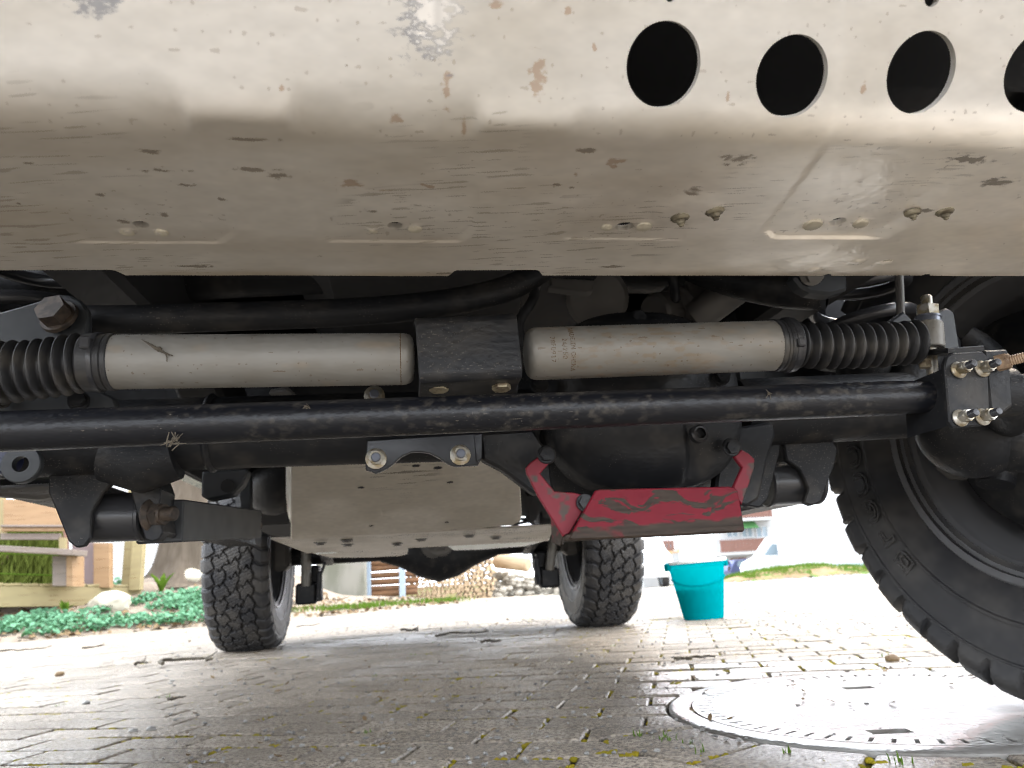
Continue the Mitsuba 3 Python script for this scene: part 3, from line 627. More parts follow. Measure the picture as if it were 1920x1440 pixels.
bankstone(205, 1142, 66, 26, 'large pale rounded stone among the ground cover leaves', 'mat_whitestone', 11)
bankstone(352, 1091, 52, 20, 'white stone lying at the foot of the tree', 'mat_whitestone', 12, 7)
bankstone(392, 1112, 26, 14, 'grey stone between the tree and the left rear wheel', 'mat_greystone', 13, 7)
# leafy bulb plant
def bulb(x, y, label, h, n, seed):
    rr = np.random.default_rng(seed); q = on_bank(x, y, 7); vs, fs = [], []
    for i in range(n):
        a = rr.uniform(0, 6.28); d = np.array([math.cos(a), math.sin(a), 0]); s = np.array([-d[1], d[0], 0]); L = h*rr.uniform(.7, 1.1); w = h*0.11
        for k, (t, ww) in enumerate(((0, .4), (.35, 1), (.7, .9), (1, .05))):
            c = q+d*L*0.55*t**1.6+np.array([0, 0, L*(t-0.2*t*t)]); vs += [c-s*w*ww, c+s*w*ww]
        b = len(vs)-8
        for k in range(3): fs += [[b+2*k, b+2*k+1, b+2*k+3], [b+2*k, b+2*k+3, b+2*k+2]]
    k = add('leafy_plant', mesh(vs, fs), 'mat_grass'); lab(k, label, 'plant')
bulb(302, 1112, 'bright green upright leafy plant in front of the tree', 0.26, 10, 2)
bulb(122, 1155, 'small green sprouting plant in front of the terrace beam', 0.16, 9, 3)
bulb(14, 1192, 'tuft of yellow green leaves at the left edge of the photo', 0.16, 12, 4)
bulb(62, 1195, 'small yellow green tuft left of the ground cover', 0.10, 10, 5)

# tree
tb = on_bank(330, 1088, 7.5); TB = tb+np.array([0, 0.28, -0.08])
def trunkmesh():
    ang = np.arange(64)*2*np.pi/64; zs = np.r_[np.linspace(0, 0.6, 22), np.linspace(0.7, 4.2, 40)]; vs = []
    for z in zs:
        r = 0.285+0.20*math.exp(-z/0.13)-0.02*z; a = ang+0.0
        rr_ = r*(1+0.30*math.exp(-z/0.16)*np.maximum(0, np.cos(5*a+1))+0.05*np.sin(7*a+z*0.6))
        rr_ = rr_+0.018*(meshkit.fbm(np.stack([np.cos(a)*7, np.sin(a)*7, a*0+z*1.6], -1), 3)-0.5)*2
        vs.append(np.stack([rr_*np.cos(a)+0.02*z, rr_*np.sin(a), a*0+z], -1))
    n = 64; i, j = np.meshgrid(np.arange(len(zs)-1), np.arange(n), indexing='ij')
    return mesh(np.vstack(vs)+TB, np.stack([i*n+j, i*n+(j+1) % n, (i+1)*n+(j+1) % n, (i+1)*n+j], -1).reshape(-1, 4))
add('garden_tree__trunk', trunkmesh(), 'mat_bark', True)
rr = np.random.default_rng(21); lp = []; lm = []
for i in range(11):
    a = i*2.4; z0 = 2.6+0.15*i; d = np.array([math.cos(a), math.sin(a), 0.75]); L = rr.uniform(1.4, 2.6)
    p = [TB+np.array([0.05, 0, z0]), TB+np.array([0.05, 0, z0])+d*L*0.45+rr.normal(0, .1, 3), TB+np.array([0.05, 0, z0])+d*L+np.array([0, 0, .4])]
    lm.append(sweep(spline(p, 10), np.linspace(0.11, 0.025, 10), 10))
    for k in range(170): lp.append(p[2]+rr.normal(0, 0.55, 3)-d*rr.uniform(0, 0.9))
add('garden_tree__limbs', cat(lm), 'mat_bark', True)
add('garden_tree__crown', leaves(lp, 0.12, rr, 0.4), 'mat_grass')
lab('garden_tree', 'thick garden tree with grey bark and an orange lichen patch at its foot', 'tree')

# wooden terrace with bench and planting box on the left
Yt0, Yt1 = 6.9, 8.1
def bd(key, p0, p1, w, h, mat, up=(0, 0, 1)): return add(key, obox(p0, p1, w, h, up, 0.004), mat)
q0, q1 = at(-70, 1119, Yt0-0.15), at(262, 1118, Yt1)
bd('terrace__edge_beam', q0, q1, 0.05, 0.17, 'mat_decking')
dv = q1-q0; nrm_ = unit(np.array([-dv[1], dv[0], 0])); dlen = np.linalg.norm(dv[:2])
for k in range(11):                                               # deck boards run back from the edge beam
    a = q0+dv*(k+0.5)/11+np.array([0, 0, 0.097])-nrm_*0.03; bd('terrace__board', a, a+nrm_*1.6, dlen/11-0.012, 0.024, 'mat_decking')
for x, w, y0, y1, Yd in ((255, 0.11, 985, 1107, 8.0), (238, 0.05, 985, 1107, 8.12)):
    b0, b1 = at(x, y1, Yd), at(x, y1, Yd); b1 = b0+np.array([0, 0, 1.15]); bd('terrace__post', b0, b1, w, 0.10, 'mat_decking')
lab('terrace', 'raised wooden terrace with an olive edge beam on the bank', 'terrace')
# bench and screens that stand on it
bz = at(60, 1098, 7.3)[2]+0.02
def pb4(key, x0, x1, y0, y1, Y, d, mat):
    """upright board seen between x0..x1 and y0..y1 at depth Y, d thick"""
    return add(key, cat(plate([at(x0, y1, Y), at(x1, y1, Y), at(x1, y0, Y), at(x0, y0, Y)], d, 0.004)), mat)
pb4('garden_bench__back_board', 6, 118, 936, 985, 7.35, 0.03, 'mat_planks')
pb4('garden_bench__back_board', 2, 130, 988, 996, 7.33, 0.04, 'mat_planks')
pb4('garden_bench__back_board', 0, 128, 984, 988, 7.30, 0.06, 'mat_greywood')
pb4('garden_bench__back_board', -12, 8, 900, 1000, 7.4, 0.05, 'mat_decking')
s0, s1 = at(-20, 1028, 7.15), at(150, 1037, 7.15)
bd('garden_bench__seat', s0, s1, 0.32, 0.05, 'mat_greywood')
pb4('garden_bench__leg', 98, 125, 1042, 1099, 7.22, 0.04, 'mat_greywood')
pb4('garden_bench__leg', 124, 136, 1042, 1100, 7.20, 0.25, 'mat_planks')
pb4('garden_bench__rail', 0, 112, 1000, 1012, 7.38, 0.04, 'mat_greywood')
pb4('garden_bench__leg', 110, 122, 1008, 1032, 7.36, 0.05, 'mat_decking')
lab('garden_bench', 'orange brown wooden bench standing on the terrace', 'bench')
pb4('privacy_screen__panel', 135, 176, 1016, 1102, 7.75, 0.02, 'mat_mauve')
pb4('privacy_screen__post', 175, 205, 1018, 1102, 7.70, 0.10, 'mat_planks')
lab('privacy_screen', 'mauve grey screen with a brown post beside the bench', 'screen')
for x in np.linspace(-16, 100, 14):
    b = at(x, 1099, 7.6); add('wire_fence__wire', rod(b, b+np.array([0, 0, 0.62]), 0.003, n=8), 'mat_bamboo', 40)
for y in (1078, 1040, 1008):
    add('wire_fence__wire', rod(at(-20, y-3, 7.6), at(104, y+1, 7.6), 0.006, n=8), 'mat_grass', 40)
lab('wire_fence', 'green wire mesh fence behind the wooden bench', 'fence')
rr = np.random.default_rng(31); hp = []
for i in range(2600):
    q = at(rr.uniform(-90, 112), rr.uniform(960, 1104), rr.uniform(7.85, 8.5)); hp.append(q)
vs, fs = [], []
for q in hp:
    a = rr.uniform(-0.5, 0.5); d = np.array([math.sin(a), rr.normal(0, .3), -math.cos(a)]); s = np.array([math.cos(a), rr.normal(0, .4), math.sin(a)])*0.012; L = rr.uniform(0.08, 0.2); k = len(vs)
    vs += [q, q+d*L*0.5+s, q+d*L, q+d*L*0.5-s]; fs += [[k, k+1, k+2], [k, k+2, k+3]]
add('hedge', mesh(vs, fs), 'mat_bamboo'); lab('hedge', 'yellow green bamboo hedge behind the wire fence', 'hedge', kind='stuff')
add('hedge_001', cat(plate([at(-120, 1106, 8.6), at(118, 1106, 8.6), at(118, 940, 8.6), at(-120, 940, 8.6)], 0.15)), 'mat_brownwood'); lab('hedge_001', 'dark brown board wall behind the bamboo hedge', 'wall')
labels['board_wall'] = labels.pop('hedge_001'); scene['board_wall'] = scene.pop('hedge_001')
# rendered house wall behind the tree, with a wooden band
hw0, hw1 = at(130, 1125, 11.5), at(470, 1125, 11.5)
add('garden_house__wall', box((hw0+hw1)/2+np.array([0, 0.6, 1.4]), (abs(hw1[0]-hw0[0])+1.2, 1.0, 3.2), 0.01), 'mat_white')
for k in range(3):
    y = 1012+k*11; b0, b1 = at(355, y, 11.43), at(450, y-6, 11.43); bd('garden_house__board', b0, b1, 0.05, 0.07, 'mat_planks')
add('garden_house__roof', box((hw0+hw1)/2+np.array([0, 0.6, 3.1]), (abs(hw1[0]-hw0[0])+2.0, 1.9, 0.18), 0.02), 'mat_roof')
lab('garden_house', 'white rendered garden house behind the tree and terrace', 'house')

# behind the vehicle: concrete block, log rack, firewood, stone wall
def gnd(x, Y): return at(x, 1100, Y)[0], fall(Y)
Yc = 10.4
c0, c1 = at(592, 1133, Yc), at(686, 1129, Yc); zc = min(c0[2], c1[2])-0.06
add('concrete_wall', rough(box(((c0[0]+c1[0])/2, Yc+0.22, zc+0.55), (c1[0]-c0[0], 0.42, 1.1), 0.02), 0.01, 4, 3, 3), 'mat_concrete', 30); lab('concrete_wall', 'grey weathered concrete wall end behind the left rear wheel', 'wall')
Yl = 10.9
zl = at(720, 1131, Yl)[2]-0.02
for x, yb in ((690, 1131), (755, 1129)):
    b = at(x, yb, Yl-0.12); b[2] = zl-0.05; add('log_rack__post', box(b+np.array([0, 0, 0.75]), (px(11, Yl), 0.09, 1.5), 0.006), 'mat_bluewhite')
rr = np.random.default_rng(8)
for k in range(12):
    z = zl+0.045+k*0.088; y = Yl+0.05+rr.normal(0, .02); r = rr.uniform(0.042, 0.051)
    x0, x1 = at(660, 1100, Yl)[0]-rr.uniform(0, .15), at(782, 1100, Yl)[0]+rr.uniform(0, .05)
    add('log_rack__log', rough(rod((x0, y, z), (x1, y, z+rr.normal(0, .015)), r, r*0.9, n=12), 0.004, 9, k, 1), 'mat_logbark', 40)
lab('log_rack', 'stack of long brown logs held between two pale posts', 'log rack')
Yw = 11.2
w0, w1 = at(768, 1130, Yw), at(926, 1124, Yw); zw = fall(Yw)-0.01
rr = np.random.default_rng(12); nfl = 0
x = w0[0]
rows = 15
for r_ in range(rows):
    z = zw+0.035+r_*0.062; xx = w0[0]+rr.uniform(0, 0.04)-0.01*r_
    while xx < w1[0]:
        wd = rr.uniform(0.05, 0.095); k = int(rr.integers(3, 6)); aa = np.sort(rr.uniform(0, 2*np.pi, k)+0)
        aa = np.linspace(0, 2*np.pi, k, endpoint=False)+rr.normal(0, 0.25, k)+rr.uniform(0, 6)
        pr = poly_prism(np.stack([np.cos(aa)*wd*0.56, np.sin(aa)*0.040], 1), 0.33, 0.003)
        if nfl < 230:
            if not (r_ < 2 and rr.random() < 0.18):
                add('firewood_stack__log', put(pr, (xx+wd/2, Yw+rr.normal(0, .012), z+rr.normal(0, .006)), (0, 1, 0), (1, 0, 0)), 'mat_splitwood'); nfl += 1
        xx += wd*0.98
lab('firewood_stack', 'stack of pale split firewood showing its cut ends', 'firewood')
Ys = 11.6
rr = np.random.default_rng(14); st = []
for i in range(260):
    x = rr.uniform(922, 1075); hgt = np.interp(x, [920, 940, 1000, 1060, 1080], [62, 54, 46, 40, 34])
    y = 1127-hgt*rr.random(); s = rr.uniform(0.04, 0.10)
    q = at(x, y, Ys+rr.uniform(-0.15, 0.25)+(1127-y)*0.006); st.append(put(rockmesh([s*1.4, s, s*0.9], i, 1), q))
b0, b1 = at(922, 1128, Ys+0.3), at(1085, 1122, Ys+0.3)
add('stone_wall', cat(st+[obox(b0+[0, .1, .12], b1+[0, .1, .08], 0.3, 0.36)]), 'mat_greystone', 40); lab('stone_wall', 'low dry stone heap right of the firewood stack', 'stone wall', kind='stuff')
l0, l1 = at(930, 1050, Ys+0.1), at(992, 1059, Ys-0.25)
add('felled_log', rough(rod(l0, l1, px(15, Ys), px(13, Ys), 0.02, 24), 0.008, 6, 2, 1), 'mat_splitwood', 40); lab('felled_log', 'thick pale log lying on top of the stone heap', 'log')
rr = np.random.default_rng(15)
sg = [blades(np.array([x_, edge_y(x_)+rr.uniform(0.1, 0.9), bank_h(np.array(x_), np.array(edge_y(x_)+0.5))]), 14, 0.07, 0.10, rr, 0.004) for x_ in rr.uniform(-1.1, 0.6, 90)]
add('verge_grass', cat(sg), 'mat_grass'); lab('verge_grass', 'patchy weeds along the paving edge before the log rack', 'grass', kind='stuff')
rr = np.random.default_rng(16)
rub = [put(rockmesh([.05, .04, .03], i, 1), on_bank(rr.uniform(555, 640), rr.uniform(1112, 1150), 7.4)) for i in range(60)]
add('rubble', cat(rub), 'mat_dryleaf', 40); lab('rubble', 'reddish bark chips heaped behind the left rear wheel', 'bark chips', kind='stuff')

# ------------------------------------------------------------------ bucket
B0 = atz(1320, 1160); hB = 0.275
def lerp(a, b, t): return a+(b-a)*t
rb, rt = 0.094, 0.137
prof = [(0, 0.004), (rb-0.006, 0.004), (rb, 0.0), (rb+0.002, 0.012)]+[(lerp(rb+0.002, rt-0.004, t), lerp(0.012, hB-0.03, t)) for t in np.linspace(0.05, 1, 12)]+[(rt, hB-0.028), (rt+0.004, hB-0.008)]
scene['mat_bucket'] = {'type': 'principledthin', 'base_color': {'type': 'rgb', 'value': [0.0, 0.31, 0.35]}, 'roughness': 0.35, 'diff_trans': 0.7, 'eta': 1.45}
add('bucket__body', put(lathe(prof, 72), B0, (-0.035, 0, 1)), 'mat_bucket', 40)
add('bucket__rim', put(lathe([(rt+0.002, hB-0.012), (rt+0.009, hB-0.012), (rt+0.011, hB-0.004), (rt+0.008, hB+0.003), (rt-0.003, hB+0.002), (rt-0.004, hB-0.010)], 72), B0, (-0.035, 0, 1)), 'mat_bucketrim', 40)
tt = np.linspace(-1.25, 1.25, 26); hz = hB-0.075-0.042*np.cos(tt*1.15)
rad = np.interp(hz, [0, hB], [rb, rt])+0.004
va = math.atan2(-B0[1], -B0[0])
hd = np.stack([rad*np.cos(va+tt*1.15), rad*np.sin(va+tt*1.15), hz], -1)
add('bucket__handle', put(sweep(hd, 0.0035, 10), B0, (-0.035, 0, 1)), 'mat_bucket', True)
scene['mat_water'] = P((0.02, 0.06, 0.07), 0.05, 0.0, 0.5)
add('bucket__water', put(lathe([(0, 0.15), (0.109, 0.15)], 48), B0, (-0.035, 0, 1)), 'mat_water')
for sgn in (-1, 1):
    add('bucket__ear', put(box((sgn*(rt+0.010), 0, hB-0.022), (0.018, 0.05, 0.036), 0.004), B0, (-0.035, 0, 1)), 'mat_bucket')
lab('bucket', 'teal plastic bucket with a white rim on the paving behind the vehicle', 'bucket')

# ------------------------------------------------------------------ street beyond, on the right
def house(key, x0, x1, Y, dep, h, zb, wall='mat_white', roof=True, label='', cat_='house'):
    xa, xb = at(x0, 1060, Y)[0], at(x1, 1060, Y)[0]
    add(key+'__wall', box(((xa+xb)/2, Y+dep/2, zb+h/2), (xb-xa, dep, h), 0.02), wall)
    if roof:
        pr = poly_prism([(-dep/2-0.5, 0), (dep/2+0.5, 0), (0, dep*0.35)], xb-xa+1.0)
        add(key+'__roof', put(pr, (xa-0.5, Y+dep/2, zb+h+0.003), (1, 0, 0), (0, 1, 0)), 'mat_roof')
    lab(key, label, cat_); return xa, xb
def win(key, x0, x1, y0, y1, Y, frame_='mat_white', d=0.08):
    w = newkey(key+'__window'); a, b = at(x0, y1, Y), at(x1, y0, Y); c = (a+b)/2
    s = (abs(b[0]-a[0]), abs(b[2]-a[2])); g = 0.10
    fr_ = [box((c[0], Y-d/2, c[2]+sg*(s[1]/2)), (s[0]+g, d, g)) for sg in (-1, 1)]+[box((c[0]+sg*s[0]/2, Y-d/2-0.004, c[2]), (g, d, s[1]-g)) for sg in (-1, 0, 1)]
    add(w+'__frame' if False else w, cat(fr_), frame_); add(w+'__pane', box((c[0], Y-d*0.25, c[2]), (s[0]-g*0.5, d*0.4, s[1]-g*0.5)), 'mat_glass')
zg = lambda Y: float(fall(np.array(Y)))
# house with the balcony
house('balcony_house', 1345, 1466, 62, 9, 9.5, zg(62), label='white house with two brown balconies and a green awning', cat_='house')
for y0, y1 in ((945, 973), (1010, 1036)):
    a, b = at(1352, y1, 60.6), at(1452, y0, 60.6); n = 16
    for k in range(n):
        xk = lerp(a[0], b[0], (k+0.5)/n); add('balcony_house__balcony_board', box((xk, 60.6, (a[2]+b[2])/2), ((b[0]-a[0])/n-0.03, 0.06, b[2]-a[2])), 'mat_brownwood')
    add('balcony_house__balcony_slab', box(((a[0]+b[0])/2, 61.3, a[2]-0.14), (b[0]-a[0]+0.1, 1.35, 0.2)), 'mat_white')
    add('balcony_house__balcony_rail', box(((a[0]+b[0])/2, 60.6, b[2]+0.05), (b[0]-a[0]+0.1, 0.12, 0.09)), 'mat_brownwood')
for x in (1372, 1400, 1428): win('balcony_house', x-9, x+9, 986, 1008, 61.98)
a, b = at(1394, 990, 61.2), at(1422, 980, 61.2); add('balcony_house__awning', plate([a, [b[0], a[1], a[2]], [b[0], a[1]+0.8, b[2]+0.25], [a[0], a[1]+0.8, b[2]+0.25]], 0.05), 'mat_awning')
for x in (1385, 1425): win('balcony_house', x-12, x+12, 1046, 1062, 61.98, 'mat_brownwood')
# low white house with timber balcony, behind the right rear wheel
house('timber_house', 1204, 1250, 30, 7, 1.50, zg(30), roof=False, label='white house with a projecting timber upper floor behind the right rear wheel')
a, b = at(1196, 1040, 29.2), at(1264, 1000, 29.2)
add('timber_house__upper_floor', box(((a[0]+b[0])/2, 32.6, a[2]+1.2), (b[0]-a[0], 7.2, 2.4), 0.03), 'mat_white')
add('timber_house__beam', box(((a[0]+b[0])/2, 29.15, a[2]+0.06), (b[0]-a[0]+0.15, 0.3, 0.16), 0.02), 'mat_beamwood')
add('timber_house__beam', obox(at(1199, 1026, 28.98), at(1260, 1036, 28.98), 0.08, 0.16), 'mat_beamwood')
b0 = at(1246, 1098, 29.3); add('timber_house__post', box((b0[0], 29.3, zg(29)+0.75), (0.22, 0.22, 1.5)), 'mat_beamwood')
for x in (1212, 1234, 1253): win('timber_house', x-6, x+6, 1016, 1030, 28.98, 'mat_brownwood')
add('timber_house__roof', put(poly_prism([(-4.2, 0), (4.2, 0), (0, 2.6)], b[0]-a[0]+0.9), (a[0]-0.45, 32.6, a[2]+2.41), (1, 0, 0), (0, 1, 0)), 'mat_roof')
# pale house between them
house('pale_house', 1262, 1352, 75, 9, 11, zg(70), label='pale house in the distance above the bucket')
for x in (1285, 1312, 1338):
    for y in (985, 1046): win('pale_house', x-9, x+9, y-8, y+8, 74.98)
# white hall
HA = at(1462, 1060, 40); HA[2] = zg(40); he2 = unit(HA*[1, 1, 0]); he1 = np.array([he2[1], -he2[0], 0.0]); HL = 12.0
def hbox(u0, u1, v0, v1, z0, z1):
    m = box(((u0+u1)/2, (v0+v1)/2, (z0+z1)/2), (u1-u0, v1-v0, z1-z0), 0.005); return put(m, HA, (0, 0, 1), he1)
add('white_hall__wall', hbox(0, HL, 0, 14, 0, 9.0), 'mat_white')
add('white_hall__plinth', hbox(-0.02, HL+0.02, -0.06, -0.002, 0, 0.62), 'mat_bluewhite')
for k in range(1, 12): add('white_hall__seam', hbox(k*HL/12-0.02, k*HL/12+0.02, -0.03, -0.001, 0.63, 8.9), 'mat_white')
add('white_hall__roof', put(put(poly_prism([(-7.6, 0), (7.6, 0), (0, 3.2)], HL+1.0), (-0.5, 7, 9.003), (1, 0, 0), (0, 1, 0)), HA, (0, 0, 1), he1), 'mat_roof')
lab('white_hall', 'large plain white hall behind the grass mound', 'hall')
# grass mound
def mound(key, cx, cy, rx, ry, h, label):
    g = np.linspace(-1, 1, 40); X, Y = np.meshgrid(g, g); d = np.sqrt(X**2+Y**2)
    Z = h*np.clip(1-d*d, 0, 1)**0.8*(0.8+0.4*meshkit.fbm(np.stack([X*3, Y*3, X*0], -1), 3))
    v = np.stack([cx+X*rx, cy+Y*ry, Z+fall(cy+Y*ry)-0.012], -1).reshape(-1, 3); i, j = np.meshgrid(np.arange(39), np.arange(39), indexing='ij'); a = i*40+j
    f = np.stack([a, a+1, a+41, a+40], -1).reshape(-1, 4); add(key, mesh(v, f[(d.reshape(-1)[f] < 1.0).all(1)]), 'mat_turf', True); lab(key, label, kind='structure'); return v, d.reshape(-1)
m0, m1 = at(1355, 1095, 22), at(1700, 1080, 22)
v, d = mound('grass_mound', (m0[0]+m1[0])/2+0.2, 23, (m1[0]-m0[0])/2, 2.2, 0.36, 'low mound of bare earth and grass before the white hall')
rr = np.random.default_rng(41); pts = v[(d < 0.93)]
bl = [blades(pts[k]+rr.normal(0, .05, 3)*[1, 1, 0], 10, 0.13, 0.12, rr, 0.008) for k in rr.integers(0, len(pts), 700) if meshkit.noise(pts[k]*0.9) > 0.42 and pts[k][0] > m0[0]+0.9]
add('mound_grass', cat(bl), 'mat_grass'); lab('mound_grass', 'fresh green grass growing on the earth mound', 'grass', kind='stuff')

# cars in the street
def vehicle(key, prof, win_prof, width, o, yaw, paint, label, cat_, wheels, wr=0.32, lights=True):
    """side outline prof (x forward, z up), glazing outlines on both sides, wheels at x positions"""
    M = np.eye(4); c, s = math.cos(yaw), math.sin(yaw); M[:3, :3] = [[c, -s, 0], [s, c, 0], [0, 0, 1]]; M[:3, 3] = o
    def pl(m): m = m.copy(); m.apply_transform(M); return m
    def side(poly, w, y0): return put(poly_prism(roundpoly(poly, 0.06), w, 0.05 if w > 0.5 else 0.004), (0, y0, 0), (0, 1, 0), (1, 0, 0))
    def fix(m): m.vertices[:, 2] *= -1; m.invert(); return m
    def sd(poly, w, y0):
        m = side([(x, -z) for x, z in poly], w, y0); return m
    add(key+'__body', pl(sd(prof, width, -width/2)), paint, 25)
    for wp in win_prof:
        for y0 in (-width/2-0.006, width/2-0.02): add(key+'__side_window', pl(sd(wp, 0.026, y0)), 'mat_glass')
    for x in wheels:
        for sg in (-1, 1):
            k = newkey(key+'__wheel'); y = sg*(width/2-0.10)
            add(k, pl(put(lathe([(0, -0.1), (wr*0.65, -0.1), (wr*0.7, -0.11), (wr*0.95, -0.11), (wr, -0.07), (wr, 0.07), (wr*0.95, 0.11), (wr*0.7, 0.11), (wr*0.65, 0.1), (0, 0.1)], 28), (x, y, wr), (0, 1, 0))), 'mat_tyre', 30)
            add(k+'__hub', pl(put(lathe([(0, -0.118), (wr*0.3, -0.118), (wr*0.62, -0.104), (wr*0.62, 0.104), (wr*0.3, 0.118), (0, 0.118)], 20), (x, y, wr), (0, 1, 0))), 'mat_bluewhite', 30)
    fx = max(p[0] for p in prof); bx_ = min(p[0] for p in prof)
    for sg in (-1, 1):
        add(key+'__headlight', pl(box((fx-0.10, sg*(width/2-0.22), 0.72), (0.22, 0.3, 0.16), 0.03)), 'mat_bucketrim')
        add(key+'__tail_light', pl(box((bx_+0.06, sg*(width/2-0.14), 0.85), (0.14, 0.2, 0.3), 0.03)), 'mat_red')
    lab(key, label, cat_)
CARP = [(-2.0, 0.3), (-2.05, 0.75), (-1.95, 0.95), (-1.55, 1.40), (-0.2, 1.46), (0.55, 1.05), (0.65, 0.98), (1.75, 0.82), (2.0, 0.62), (2.02, 0.3)]
vehicle('parked_car', CARP, [[(-1.45, 1.0), (-1.3, 1.33), (-0.65, 1.36), (-0.65, 1.0)], [(-0.55, 1.0), (-0.55, 1.36), (-0.25, 1.36), (0.35, 1.0)]], 1.75, at(1402, 1086, 50)*[1, 1, 0]+[0, 0, zg(50)], 0.25, 'mat_carblue', 'dark blue car parked behind the bucket', 'car', (-1.25, 1.3))
add('parked_car__tailgate', pxplate([(1343, 1048), (1358, 1046), (1374, 1058), (1373, 1066), (1362, 1056)], 49.2, 0.1, 0.01), 'mat_dark')
VANP = [(-2.7, 0.35), (-2.75, 2.25), (-2.6, 2.5), (0.9, 2.5), (1.25, 2.35), (2.1, 1.35), (2.75, 1.05), (2.9, 0.8), (2.92, 0.35)]
vehicle('parked_van', VANP, [[(0.75, 1.35), (0.75, 1.95), (1.3, 1.95), (1.85, 1.35)]], 1.95, at(1492, 1080, 42)*[1, 1, 0]+[0, 0, zg(42)], math.pi-0.25, 'mat_carwhite', 'white delivery van parked at the corner of the white hall', 'van', (-1.9, 1.9), 0.34)
vehicle('parked_van_001', VANP, [[(0.75, 1.35), (0.75, 1.95), (1.3, 1.95), (1.85, 1.35)]], 1.95, at(1178, 1095, 27)*[1, 1, 0]+[-0.1, 0, zg(27)], -math.pi/2-0.05, 'mat_carwhite', 'white van partly hidden by the right rear wheel', 'van', (-1.9, 1.9), 0.34)
# ================================================================== THE VEHICLE (seen from below, front axle nearest)
V = 'off_road_vehicle__'
lab('off_road_vehicle', 'off road vehicle seen from underneath with black axles, pale skid plates and chunky tyres', 'off road vehicle')
XC = 0.10
WR = 0.43
